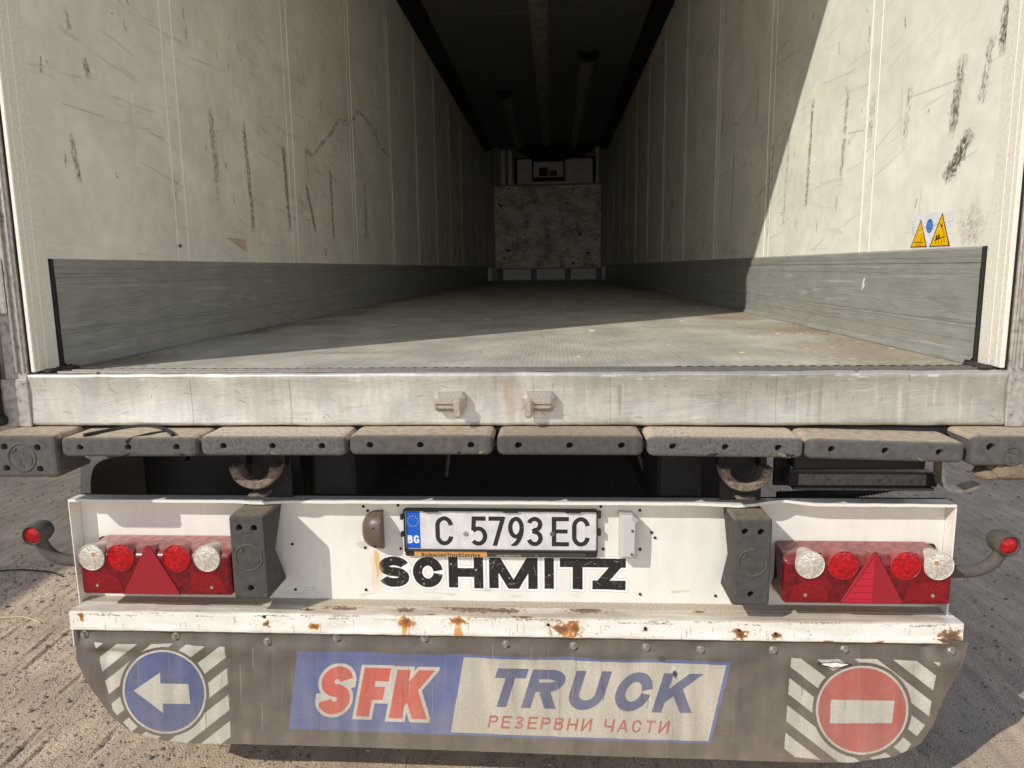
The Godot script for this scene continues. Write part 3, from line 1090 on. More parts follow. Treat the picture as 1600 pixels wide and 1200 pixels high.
# bumper picture: x -1.215 .. 1.215; v runs over the top (0.10 m), the front (0.055 m) : 2048 x 160
func make_bumper_picture() -> void:
	var w := 2048
	var h := 160
	var img := Image.create(w, h, false, Image.FORMAT_RGB8)
	img.fill(S8(232, 227, 217))
	var P := func(x: float, s: float) -> Vector2: return Vector2((x + 1.215) / 2.43 * 2048.0, s / 0.17 * 160.0)
	var nz := noise(111, 0.06, 4)
	var fine := noise(112, 0.25, 3)
	rng.seed = 111
	# dust lying on the top
	var dd := noise_rows(noise(113, 0.02, 4), w, h, 6.0, 1.0)
	img.convert(Image.FORMAT_RGB8)
	var by := img.get_data()
	var dust := S8(178, 160, 136)
	for yy in h:
		for xx in w:
			var i := yy * w + xx
			var base := 0.34 + (0.20 if xx > 560 and xx < 2000 else 0.0)
			var a := clampf(base + (dd[i] / 255.0 - 0.5) * 0.9, 0.0, 0.85) if yy < 95 else clampf((dd[i] / 255.0 - 0.62) * 0.6, 0.0, 0.3)
			var j := i * 3
			by[j] = int(by[j] * (1 - a) + dust.r * 255 * a)
			by[j + 1] = int(by[j + 1] * (1 - a) + dust.g * 255 * a)
			by[j + 2] = int(by[j + 2] * (1 - a) + dust.b * 255 * a)
	img = Image.create_from_data(w, h, false, Image.FORMAT_RGB8, by)
	# rust: [x, s, rx px, ry px]
	var rust := [S8(134, 84, 46), S8(176, 104, 40), S8(120, 92, 74)]
	for r in [[-0.594, 0.035, 12, 8, 2], [-0.546, 0.069, 16, 8, 2], [-0.45, 0.058, 40, 12, 2], [-0.273, 0.065, 22, 14, 2], [-0.14, 0.040, 34, 14, 2], [-0.08, 0.055, 60, 20, 2], [-0.01, 0.06, 50, 14, 2], [0.223, 0.045, 44, 22, 2], [0.525, 0.05, 14, 8, 2], [-0.20, 0.09, 14, 4, 2], [0.05, 0.095, 20, 4, 2],
			[-0.653, 0.128, 8, 10, 0], [-0.519, 0.132, 16, 8, 1], [-0.266, 0.115, 16, 18, 1], [-0.123, 0.108, 20, 10, 1], [0.160, 0.130, 26, 18, 0], [0.19, 0.125, 16, 22, 1], [0.378, 0.128, 4, 4, 0], [0.626, 0.136, 14, 16, 0], [0.719, 0.138, 12, 8, 0], [1.164, 0.132, 26, 18, 2], [1.15, 0.15, 12, 5, 1], [-1.178, 0.112, 7, 14, 1], [0.98, 0.155, 10, 4, 1], [0.85, 0.155, 12, 4, 1]]:
		var c: Vector2 = P.call(r[0], r[1])
		blot(img, c, r[2] * 1.35, r[3] * 1.2, S8(206, 158, 100), 0.5, nz, 1.1)
		blot(img, c, r[2], r[3], rust[r[4]], 0.85, nz, 1.0)
		blot(img, c + Vector2(2, 1), r[2] * 0.55, r[3] * 0.6, S8(92, 62, 44), 0.6, fine, 1.0)
	for r in [[-0.266, 0.12], [-0.123, 0.115], [0.17, 0.13]]:
		rub(img, P.call(r[0], r[1]), P.call(r[0], 0.17), 22, S8(206, 130, 50), 0.8, 0.36, nz, 0.1)
	for i in 220:
		var p := Vector2(rng.randf_range(0, w), rng.randf_range(30, 158))
		blot(img, p, rng.randf_range(0.6, 2.4), rng.randf_range(0.6, 2.0), S8(104, 78, 58), rng.randf_range(0.4, 0.9), fine, 0.8)
	for i in 60:
		var p := Vector2(rng.randf_range(0, w), 97 + rng.randf_range(-4, 6))
		rub(img, p, p + Vector2(rng.randf_range(8, 70), 0), rng.randf_range(2, 6), S8(112, 96, 80), 0.8, 0.45, fine, 0.4)
	for i in 40:
		var p := Vector2(rng.randf_range(0, w), rng.randf_range(98, 130))
		line_px(img, p, p + Vector2(rng.randf_range(-2, 2), rng.randf_range(8, 26)), 1.2, S8(120, 108, 94), 0.6)
	img = grime(img, [[noise_rows(noise(114, 0.01, 4), w, h), 0.08, 0.5], [noise_rows(noise(115, 0.1, 4), w, h), 0.08, 0.5]])
	M.bumper = pictured(img, 0.45)


func make_sill_picture() -> void:
	# x -1.32 .. 1.32, 0.14 m tall : 2048 x 112
	var w := 2048
	var h := 112
	var img := Image.create(w, h, false, Image.FORMAT_RGB8)
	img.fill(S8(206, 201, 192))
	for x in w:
		var t := smoothstep(800.0, 1500.0, float(x))  # light falloff along the metal painted in, darker towards the right
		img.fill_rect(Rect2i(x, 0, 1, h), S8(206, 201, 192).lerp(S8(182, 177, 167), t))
	var nz := noise(121, 0.06, 4)
	rng.seed = 121
	for i in 90:
		var p := Vector2(rng.randf_range(0, w), rng.randf_range(4, h))
		rub(img, p, p + Vector2(rng.randf_range(20, 160), rng.randf_range(-16, 6)), rng.randf_range(4, 22), S8(226, 220, 208) if rng.randf() < 0.55 else S8(150, 142, 132), rng.randf_range(0.12, 0.34), 0.5, nz, 0.05)
	for i in 70:
		var p := Vector2(rng.randf_range(900, w), rng.randf_range(0, 40))
		rub(img, p, p + Vector2(rng.randf_range(-2, 2), rng.randf_range(20, 110)), rng.randf_range(2, 9), S8(140, 132, 122) if rng.randf() < 0.6 else S8(224, 218, 206), rng.randf_range(0.15, 0.45), 0.42, nz, 0.04)
	for i in 700:
		var p := Vector2(rng.randf_range(0, w), rng.randf_range(6, h))
		var l := rng.randf_range(5, 60)
		line_px(img, p, p + Vector2(l, rng.randf_range(-0.25, 0.1) * l), rng.randf_range(0.4, 0.8), S8(240, 236, 226) if rng.randf() < 0.6 else S8(150, 143, 134), rng.randf_range(0.2, 0.7))
	for i in 60:
		var p := Vector2(rng.randf_range(0, w), rng.randf_range(4, h))
		line_px(img, p, p + Vector2(rng.randf_range(-4, 18), rng.randf_range(-8, 14)), 1.0, S8(84, 78, 72), rng.randf_range(0.3, 0.8))
	for x in [395, 600, 1090, 1240, 1560]:
		line_px(img, Vector2(x, 10), Vector2(x + 2, h), 2.0, S8(150, 140, 128), 0.7)
	rub(img, Vector2(1040, 8), Vector2(1046, h), 26, S8(184, 164, 140), 0.6, 0.35, nz, 0.04)
	for i in 50:
		var p := Vector2(rng.randf_range(0, w), rng.randf_range(7, 16))
		rub(img, p, p + Vector2(rng.randf_range(10, 60), 0), rng.randf_range(2, 6), S8(232, 228, 220), 0.7, 0.46, nz, 0.3)
	img = grime(img, [[noise_rows(noise(122, 0.006, 4), w, h), 0.16, 0.5], [noise_rows(noise(123, 0.2, 3), w, h, 3.0, 1.0), 0.07, 0.5], [noise_rows(noise(124, 0.05, 3), w, h, 1.0, 4.0), 0.08, 0.5]])
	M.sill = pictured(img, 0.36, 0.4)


func make_sticker_picture() -> void:
	# warning label, 0.235 m long (u runs inwards along the wall), 0.10 m tall
	var w := 376
	var h := 160
	var img := Image.create(w, h, false, Image.FORMAT_RGB8)
	img.fill(S8(236, 234, 236))
	var yel := S8(250, 190, 0)
	var ink := S8(52, 42, 14)
	# seen from the rear the deep end is on the left, so the picture is laid out from left (deep) to right (near)
	fill_poly(img, [PackedVector2Array([Vector2(2, 157), Vector2(92, 22), Vector2(160, 157)])], ink)
	fill_poly(img, [PackedVector2Array([Vector2(12, 152), Vector2(91, 32), Vector2(150, 152)])], yel)
	fill_poly(img, [PackedVector2Array([Vector2(182, 157), Vector2(284, 4), Vector2(360, 157)])], ink)
	fill_poly(img, [PackedVector2Array([Vector2(193, 152), Vector2(283, 15), Vector2(348, 152)])], yel)
	var el := PackedVector2Array()
	for i in 40:
		el.append(Vector2(176 + cos(TAU * i / 40) * 31, 60 + sin(TAU * i / 40) * 33))
	fill_poly(img, [el], S8(46, 120, 190))
	# little pictograms: an open door, an arrow of swing, a figure
	for p in [[40, 132, 120, 134], [60, 140, 62, 152], [76, 140, 77, 152], [92, 140, 93, 152], [104, 140, 104, 152], [96, 128, 112, 108], [226, 128, 318, 112], [236, 132, 240, 146], [258, 130, 262, 144], [284, 126, 290, 142], [306, 122, 312, 138]]:
		line_px(img, Vector2(p[0], p[1]), Vector2(p[2], p[3]), 4.0, ink, 1.0)
	for i in 9:
		var a := 200.0 + i * 12
		var c := Vector2(120, 130) + Vector2.from_angle(deg_to_rad(a)) * 66
		line_px(img, c, c + Vector2(3, -3), 4.0, ink, 0.9)
		var c2 := Vector2(230, 120) + Vector2.from_angle(deg_to_rad(-70 + i * 8)) * 76
		line_px(img, c2, c2 + Vector2(3, 3), 4.0, ink, 0.9)
	for p in [[238, 106], [258, 102]]:
		fill_poly(img, [PackedVector2Array([Vector2(p[0], p[1]), Vector2(p[0] + 12, p[1]), Vector2(p[0] + 14, p[1] + 22), Vector2(p[0] - 4, p[1] + 22)])], ink)
	fill_poly(img, [PackedVector2Array([Vector2(272, 56), Vector2(294, 62), Vector2(282, 76)])], ink)
	for i in 6:
		line_px(img, Vector2(8, 34 + i * 12), Vector2(22 + (i % 3) * 6, 34 + i * 12), 3.0, S8(96, 96, 100), 0.7)
		line_px(img, Vector2(154, 46 + i * 5), Vector2(198, 44 + i * 5), 1.6, S8(214, 226, 240), 0.6)
	line_px(img, Vector2(0, 92), Vector2(376, 70), 2.0, S8(230, 226, 214), 0.9)
	line_px(img, Vector2(150, 66), Vector2(376, 46), 2.4, S8(140, 136, 126), 0.8)
	img = grime(img, [[noise_rows(noise(131, 0.03, 4), w, h), 0.12, 0.5]])
	M.sticker = pictured(img, 0.45)


func make_board_picture() -> void:
	# the worn board on the bulkhead
	var w := 512
	var h := 400
	var img := Image.create(w, h, false, Image.FORMAT_RGB8)
	img.fill(S8(244, 229, 212))
	rng.seed = 141
	var nz := noise(141, 0.06, 4)
	for i in 900:
		var p := Vector2(rng.randf_range(0, w), rng.randf_range(0, h))
		blot(img, p, rng.randf_range(1, 6), rng.randf_range(1, 4), S8(96, 84, 74) if rng.randf() < 0.65 else S8(246, 240, 232), rng.randf_range(0.25, 0.7), nz, 1.2)
	for i in 9:
		var p := Vector2(rng.randf_range(20, w - 20), rng.randf_range(20, h - 20))
		blot(img, p, rng.randf_range(4, 12), rng.randf_range(3, 8), S8(40, 32, 28), 0.9, nz, 1.0)
	img = grime(img, [[noise_rows(noise(142, 0.01, 4), w, h), 0.5, 0.5], [noise_rows(noise(143, 0.05, 4), w, h, 3.0, 1.0), 0.3, 0.5], [noise_rows(noise(144, 0.2, 3), w, h), 0.3, 0.5]])
	M.board = pictured(img, 0.7)


# =====================================================================================
# ground
# =====================================================================================
var ground_n: FastNoiseLite
var rut_n: FastNoiseLite


func ground_h(x: float, z: float) -> float:
	# trampled earth with tyre ruts along the lane
	var lane := clampf((2.6 - absf(absf(x + 0.25) - 1.9)) * 1.2, 0.0, 1.0)
	var ruts := 0.0
	if x > -2.3 and x < -1.1:
		for k in 12:
			var c := -1.22 - 0.078 * k + 0.014 * sin(z * 2.3 + k * 1.7) + 0.004 * rut_n.get_noise_2d(z * 14.0, k * 5.0) + 0.02 * (z + 0.4)
			if absf(x - c) > 0.05:
				continue
			var on := clampf(0.35 + 2.0 * rut_n.get_noise_2d(k * 9.0, z * 1.1), 0.0, 1.0) * (0.75 + 0.6 * rut_n.get_noise_2d(z * 22.0, k * 3.0))
			ruts -= 0.0085 * on * exp(-pow((x - c) / 0.006, 2.0))
			ruts += 0.0055 * on * exp(-pow((x - c + 0.013) / 0.009, 2.0))
	return ground_n.get_noise_2d(x, z) * 0.005 + rut_n.get_noise_2d(x * 3.0, z * 0.5) * 0.004 * lane + ruts


func axis_steps(near0: float, near1: float, step: float, far: float) -> PackedFloat32Array:
	var out := PackedFloat32Array()
	var a := near0
	var s := step
	var left := []
	while a > -far:
		s *= 1.35
		a -= s
		left.push_front(a)
	for v in left:
		out.append(v)
	var n := int((near1 - near0) / step)
	for i in n + 1:
		out.append(lerpf(near0, near1, float(i) / n))
	a = near1
	s = step
	while a < far:
		s *= 1.35
		a += s
		out.append(a)
	return out


func make_ground() -> void:
	ground_n = noise(201, 1.6, 4)
	rut_n = noise(202, 2.2, 3)
	# picture of 6.4 m x 6.4 m of dirt
	var w := 2048
	var img := Image.create(w, w, false, Image.FORMAT_RGB8)
	img.fill(S8(190, 168, 142))
	var fine := noise_rows(noise(203, 0.28, 3), w, w)
	var mid := noise_rows(noise(204, 0.035, 5), w, w, 1.0, 5.0)
	var wide := noise_rows(noise(205, 0.004, 4), w, w)
	img = grime(img, [[fine, 0.42, 0.5], [mid, 0.20, 0.5], [wide, 0.18, 0.5]])
	rng.seed = 203
	var nz := noise(206, 0.2, 2)
	for i in 1500:
		var p := Vector2(rng.randf_range(0, w), rng.randf_range(0, w))
		var r := rng.randf_range(0.8, 2.6)
		var c := S8(104, 90, 78) if rng.randf() < 0.7 else S8(196, 178, 156)
		blot(img, p, r, r * rng.randf_range(0.5, 1.1), c, rng.randf_range(0.3, 0.8), nz, 0.9)
	for i in 16000:
		var p := Vector2(rng.randf_range(0, w), rng.randf_range(0, w))
		var l := rng.randf_range(1.0, 5.0)
		line_px(img, p, p + Vector2(rng.randf_range(-0.6, 0.6) * l, l), rng.randf_range(0.8, 2.2), S8(88, 74, 64) if rng.randf() < 0.8 else S8(206, 190, 168), rng.randf_range(0.3, 0.9))
	for i in 420:
		# dry cracks along the ruts
		var p := Vector2(rng.randf_range(0, w), rng.randf_range(0, w))
		var l := rng.randf_range(6, 46)
		line_px(img, p, p + Vector2(rng.randf_range(-0.3, 0.3) * l, l), rng.randf_range(0.8, 2.2), S8(96, 82, 72), rng.randf_range(0.3, 0.8))
	var hm := Image.create_from_data(w, w, false, Image.FORMAT_L8, noise_rows(noise(207, 0.30, 3), w, w))
	var m := pictured(img, 0.95)
	relief(m, tex(hm), 0.38)
	var coarse := axis_steps(-4.6, 3.6, 0.036, 260.0)
	var xs := PackedFloat32Array()
	for i in coarse.size():
		xs.append(coarse[i])
		if coarse[i] > -2.2 and coarse[i] < -1.15 and i + 1 < coarse.size():
			for q in 5:
				xs.append(lerpf(coarse[i], coarse[i + 1], (q + 1) / 6.0))
	var zs := axis_steps(-4.4, 0.7, 0.036, 260.0)
	var st := SurfaceTool.new()
	st.begin(Mesh.PRIMITIVE_TRIANGLES)
	st.set_smooth_group(0)
	var nx := xs.size()
	for z in zs:
		for x in xs:
			var fade := clampf((9.0 - maxf(absf(x), absf(z))) / 4.0, 0.0, 1.0)
			st.set_uv(Vector2(x, z) / 4.4)
			st.add_vertex(Vector2(x, z).length() * Vector3.ZERO + Vector3(x, ground_h(x, z) * fade, z))
	for j in zs.size() - 1:
		for i in nx - 1:
			var a := j * nx + i
			for k in [a, a + 1, a + nx + 1, a, a + nx + 1, a + nx]:
				st.add_index(k)
	st.generate_normals()
	var o := MeshInstance3D.new()
	o.name = "ground"
	o.mesh = st.commit()
	o.material_override = m
	o.set_meta("kind", "structure")
	o.set_meta("label", "rutted sandy dirt ground of the yard under and around the trailer")
	add_child(o)
	# grit and small stones
	var ps := ns(0)
	grid(ps, 7, 5, func(u: float, v: float) -> Vector3:
		var a := TAU * u
		var b := PI * (v - 0.5)
		return Vector3(cos(b) * cos(a), sin(b) * 0.6, -cos(b) * sin(a)) * (1.0 + 0.2 * sin(a * 3.0 + b * 5.0)))
	var mm := MultiMesh.new()
	mm.transform_format = MultiMesh.TRANSFORM_3D
	mm.use_colors = true
	mm.mesh = done(ps)
	mm.instance_count = 30000
	rng.seed = 208
	for i in mm.instance_count:
		var x := rng.randf_range(-4.4, 3.4)
		var z := rng.randf_range(-4.0, 0.4)
		if i > 12000:
			x = rng.randf_range(-2.7, -0.6)
			z = rng.randf_range(-1.7, 0.35)
		var s := 0.0014 + (0.0055 if i <= 12000 else 0.0028) * pow(rng.randf(), 3.0) + (0.006 if rng.randf() < 0.012 else 0.0)
		var b := Basis.from_euler(Vector3(rng.randf(), rng.randf() * 6.0, rng.randf())).scaled(Vector3(s * 1.4, s, s))
		mm.set_instance_transform(i, Transform3D(b, Vector3(x, ground_h(x, z) + s * 0.2, z)))
		var g := rng.randf_range(0.14, 0.48)
		mm.set_instance_color(i, Color(g, g * 0.82, g * 0.64))
	var pm := mat(Color(1, 1, 1), 0.95)
	pm.vertex_color_use_as_albedo = true
	var p := MultiMeshInstance3D.new()
	p.name = "grit"
	p.multimesh = mm
	p.material_override = pm
	p.set_meta("kind", "stuff")
	p.set_meta("label", "loose grit and small stones strewn over the dirt ground")
	p.set_meta("category", "gravel")
	add_child(p)


# =====================================================================================
# trailer
# =====================================================================================
func make_trailer() -> void:
	trailer = Node3D.new()
	trailer.name = "semi_trailer"
	trailer.set_meta("label", "open empty refrigerated semi-trailer with white rear light panel and dirty mud flap")
	trailer.set_meta("category", "trailer")
	add_child(trailer)
	make_body()
	make_front_wall()
	make_rear_frame()
	make_buffers()
	make_underside()
	make_tail_panel()
	make_lamps()
	make_bumper()
	make_flap()


func strip_mesh(pts: Array, z0: float, z1: float, uv_of: Callable, flip := false, nz := 1) -> ArrayMesh:
	# sweeps an open (x, y) line from z0 to z1, flat shaded
	var st := ns()
	for i in pts.size() - 1:
		for k in nz:
			var za := lerpf(z0, z1, float(k) / nz)
			var zb := lerpf(z0, z1, float(k + 1) / nz)
			var a := Vector3(pts[i].x, pts[i].y, za)
			var b := Vector3(pts[i + 1].x, pts[i + 1].y, za)
			var c := Vector3(pts[i + 1].x, pts[i + 1].y, zb)
			var d := Vector3(pts[i].x, pts[i].y, zb)
			var q := [a, b, c, d] if not flip else [d, c, b, a]
			quad_uv(st, q, [uv_of.call(q[0]), uv_of.call(q[1]), uv_of.call(q[2]), uv_of.call(q[3])])
	return done(st)


func uv_box(x0: float, x1: float, y0: float, y1: float, z0: float, z1: float, uv_of: Callable) -> ArrayMesh:
	var st := ns()
	var p := [Vector3(x0, y0, z1), Vector3(x1, y0, z1), Vector3(x1, y1, z1), Vector3(x0, y1, z1), Vector3(x0, y0, z0), Vector3(x1, y0, z0), Vector3(x1, y1, z0), Vector3(x0, y1, z0)]
	for f in [[0, 1, 2, 3], [5, 4, 7, 6], [1, 5, 6, 2], [4, 0, 3, 7], [3, 2, 6, 7], [4, 5, 1, 0]]:
		var q := [p[f[0]], p[f[1]], p[f[2]], p[f[3]]]
		quad_uv(st, q, [uv_of.call(q[0]), uv_of.call(q[1]), uv_of.call(q[2]), uv_of.call(q[3])])
	return done(st)


func make_body() -> void:
	# load floor
	put("cargo_floor", uv_box(-W - 0.01, W + 0.01, -0.11, 0.0, -LEN, -0.095, func(p: Vector3) -> Vector2: return Vector2((p.x + 1.23) / 2.46, -p.z / 3.0)), M.floor_m)
	for s in [-1.0, 1.0]:
		var wall := put("side_wall", span(s * (W + 0.012), s * 1.30, -0.11, 2.76, -LEN - 0.06, -0.1), M.liner, null, Vector3.ZERO, "scuffed left inner wall" if s < 0 else "scuffed right inner wall with a warning label")
		var wm: Material = M.wall0 if s < 0 else M.wall1
		var uvf := func(p: Vector3) -> Vector2: return Vector2(-p.z / 5.0, (2.66 - p.y) / 2.46)
		var z := -0.1
		var zc := -0.85
		while z > -LEN:
			var ze := maxf(zc + 0.042, -LEN)
			put("wall_panel", uv_box(minf(s * W, s * (W + 0.011)), maxf(s * W, s * (W + 0.011)), 0.0, CEIL, ze, z, uvf), wm, wall)
			if ze > -LEN:
				var js := ns()
				var ja := uv_box(minf(s * (W + 0.0012), s * (W + 0.011)), maxf(s * (W + 0.0012), s * (W + 0.011)), 0.0, CEIL, zc - 0.042, zc + 0.042, uvf)
				var strip := put("joint_strip", ja, wm, wall)
				strip.set_meta("kind", "part")
				for e in [-1.0, 1.0]:
					box(js, Vector3(s * W, CEIL / 2 + 0.15, zc + e * 0.040), Vector3(0.003, CEIL - 0.3, 0.0038), 0.001)
				put("joint_rib", done(js), M.rib, wall)
			z = zc - 0.042
			zc -= 1.207
		# kick plate
		var prof := []
		for q in [[0.0, 0.302], [0.007, 0.296], [0.007, 0.262], [0.004, 0.259], [0.004, 0.252], [0.009, 0.249], [0.009, 0.105], [0.007, 0.102], [0.007, 0.098], [0.009, 0.095], [0.009, 0.018], [0.024, 0.0015]]:
			prof.append(Vector2(s * (W - q[0]), q[1]))
		put("kick_plate", strip_mesh(prof, -0.112, -LEN + 0.01, func(p: Vector3) -> Vector2: return Vector2(-p.z / 2.4, (0.302 - p.y) / 0.302), s > 0), M.kick, wall)
		var seal := ns()
		box(seal, Vector3(s * (W - 0.001), 0.152, -0.106), Vector3(0.018, 0.30, 0.012), 0.003)
		box(seal, Vector3(s * (W - 0.008), 0.006, -0.114), Vector3(0.026, 0.010, 0.034), 0.003)
		put("end_seal", done(seal), M.black_rubber, wall)
		if s > 0:
			var stk := ns()
			var x := W - 0.0008
			quad_uv(stk, [Vector3(x, 0.306, -0.508), Vector3(x, 0.304, -0.270), Vector3(x, 0.404, -0.277), Vector3(x, 0.404, -0.511)], [Vector2(0, 1), Vector2(1, 1), Vector2(1, 0), Vector2(0, 0)])
			put("warning_label", done(stk), M.sticker, wall, Vector3.ZERO, "white label with two yellow warning triangles and a blue disc")
			# a torn white scrap on the kick plate
			var sc := ns()
			extrude(sc, PackedVector2Array([Vector2(0, 0), Vector2(0.022, 0.018), Vector2(0.018, 0.03), Vector2(0.026, 0.045), Vector2(0.012, 0.048), Vector2(0.004, 0.028)]), 0.0, 0.001)
			var scr := put("paper_scrap", done(sc), M.white_paint, wall, Vector3(W - 0.0105, 0.165, -0.82))
			scr.rotation.y = -PI / 2
	# roof, with sloping black coves and air ducts
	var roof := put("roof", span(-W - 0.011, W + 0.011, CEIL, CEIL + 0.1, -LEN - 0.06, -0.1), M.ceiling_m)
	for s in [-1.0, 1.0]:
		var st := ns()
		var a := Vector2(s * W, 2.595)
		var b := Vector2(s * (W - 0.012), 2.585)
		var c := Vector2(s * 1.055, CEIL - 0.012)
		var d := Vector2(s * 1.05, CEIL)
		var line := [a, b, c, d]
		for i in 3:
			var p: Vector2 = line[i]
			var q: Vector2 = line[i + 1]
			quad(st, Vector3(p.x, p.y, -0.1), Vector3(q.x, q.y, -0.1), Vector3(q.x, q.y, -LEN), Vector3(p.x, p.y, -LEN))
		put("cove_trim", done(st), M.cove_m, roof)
	for q in [[0.006, 0.092, -0.6, 0.045], [0.545, 0.085, -6.9, 0.09], [-0.53, 0.082, -8.65, 0.09]]:
		var st := ns(0)
		var cx: float = q[0]
		var r: float = q[1]
		var hh: float = q[3]
		grid(st, 14, 20, func(u: float, v: float) -> Vector3:
			var t := PI * (1.0 + u)
			var zz := lerpf(q[2], -LEN + 0.1, v)
			return Vector3(cx + cos(t) * r, CEIL + sin(t) * hh * (1.0 + 0.04 * sin(zz * 4.0)) - 0.002, zz), null, 0)
		var duct := put("air_duct", done(st), M.duct_m, roof)
		if hh > 0.06:
			var e := ns()
			var path := []
			for k in 15:
				var t := PI * (1.0 + k / 14.0)
				path.append(Vector3(cx + cos(t) * r * 1.05, CEIL + sin(t) * hh * 1.05 - 0.004, q[2]))
			tube(e, path, 0.028, 8)
			put("end_hoop", done(e), M.cove_m, duct)
	var band := box_mesh(Vector3.ZERO, Vector3(2.0, 0.006, 0.03), 0.001)
	for zz in [-5.6, -7.4, -9.2, -11.0]:
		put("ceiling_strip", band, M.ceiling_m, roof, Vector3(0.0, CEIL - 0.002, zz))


func make_front_wall() -> void:
	var zf := -LEN
	var fw := put("front_wall", span(-W - 0.011, W + 0.011, -0.11, CEIL + 0.1, zf - 0.06, zf), M.bulk_frame)
	put("bulkhead_board", uv_box(-1.045, 1.108, 0.26, 1.90, zf + 0.03, zf + 0.07, func(p: Vector3) -> Vector2: return Vector2((p.x + 1.045) / 2.153, (1.9 - p.y) / 1.64)), M.board, fw)
	put("frame_upright", span(-0.90, -0.82, 1.93, 2.60, zf + 0.001, zf + 0.09, 0.006), M.liner, fw)
	put("frame_upright", span(-0.76, -0.68, 1.93, 2.60, zf + 0.001, zf + 0.09, 0.006), M.liner, fw)
	put("frame_upright", span(1.0, 1.06, 1.93, 2.62, zf + 0.001, zf + 0.09, 0.006), M.liner, fw)
	var vent := ns()
	for k in 4:
		box(vent, Vector3(-1.09 + 0.10 * (k % 2), 2.2 + (0.42 if k > 1 else 0.0) * 0.5 - 0.1, zf + 0.01), Vector3(0.012, 0.44, 0.02), 0.002)
	put("slot_frame", done(vent), M.black_steel, fw)
	# the cooling unit above the board
	var unit := put("unit_recess_shade", span(-0.64, 1.0, 1.95, 2.45, zf + 0.001, zf + 0.03, 0.01), M.black_steel, fw)  # black sheet, the shade of the recess put into its colour
	unit.set_meta("label", "black sheet for the shaded recess of the worn metal cooling unit")
	for q in [[-0.58, -0.28], [0.38, 0.94]]:
		put("unit_cover", span(q[0], q[1], 1.97, 2.42, zf + 0.031, zf + 0.10, 0.03), M.board, fw)
	put("unit_box", span(-0.25, 0.35, 2.06, 2.36, zf + 0.031, zf + 0.12, 0.012), M.board, fw)
	put("unit_ledge", span(-0.58, 0.94, 1.93, 1.968, zf + 0.031, zf + 0.16, 0.008), M.board, fw)
	put("dark_hatch", span(-0.14, 0.04, 2.08, 2.24, zf + 0.122, zf + 0.14, 0.004), M.black_steel, fw)
	put("dark_hatch", span(0.06, 0.22, 2.08, 2.18, zf + 0.122, zf + 0.135, 0.004), M.black_steel, fw)
	for x in [-0.43, 0.66]:
		var st := ns()
		cyl(st, Vector3(x, 2.10, zf + 0.101), Vector3(x, 2.10, zf + 0.14), 0.13, 0.10, 18)
		put("fan_cowl", done(st), M.board, fw)
	var hp := PackedVector2Array([Vector2(-0.62, 2.655), Vector2(-0.60, 2.60)])
	for k in 13:
		var t := k / 12.0
		hp.append(Vector2(lerpf(-0.50, 0.86, t), 2.54 - 0.16 * pow(sin(PI * t), 0.6)))
	hp.append(Vector2(0.96, 2.60))
	hp.append(Vector2(0.98, 2.655))
	var hs := ns()
	extrude(hs, hp, zf + 0.06, zf + 0.4, 0.02)
	put("unit_hood", done(hs), M.cove_m, fw)
	# return-air openings along the foot
	for q in [[-0.90, -0.28], [-0.24, 0.42], [0.46, 1.02]]:
		var st := ns()
		box(st, Vector3((q[0] + q[1]) / 2, 0.125, zf + 0.03), Vector3(q[1] - q[0], 0.22, 0.05), 0.006)
		box(st, Vector3((q[0] + q[1]) / 2, 0.115, zf + 0.057), Vector3(q[1] - q[0] - 0.02, 0.012, 0.006), 0.001)
		put("foot_panel", done(st), M.white_paint, fw)
	for x in [-0.95, -0.26, 0.44, 1.07]:
		var st := ns()
		for e in [-0.05, 0.05]:
			box(st, Vector3(x + e, 0.13, zf + 0.06), Vector3(0.016, 0.22, 0.05), 0.003)
		box(st, Vector3(x, 0.13, zf + 0.061), Vector3(0.08, 0.20, 0.02), 0.003)
		put("foot_spacer", done(st), M.grey_steel, fw)
	for s in [-1.0, 1.0]:
		put("corner_strip", span(s * 1.13, s * 1.21, 0.0, 0.26, zf + 0.001, zf + 0.08, 0.01), M.white_paint, fw)


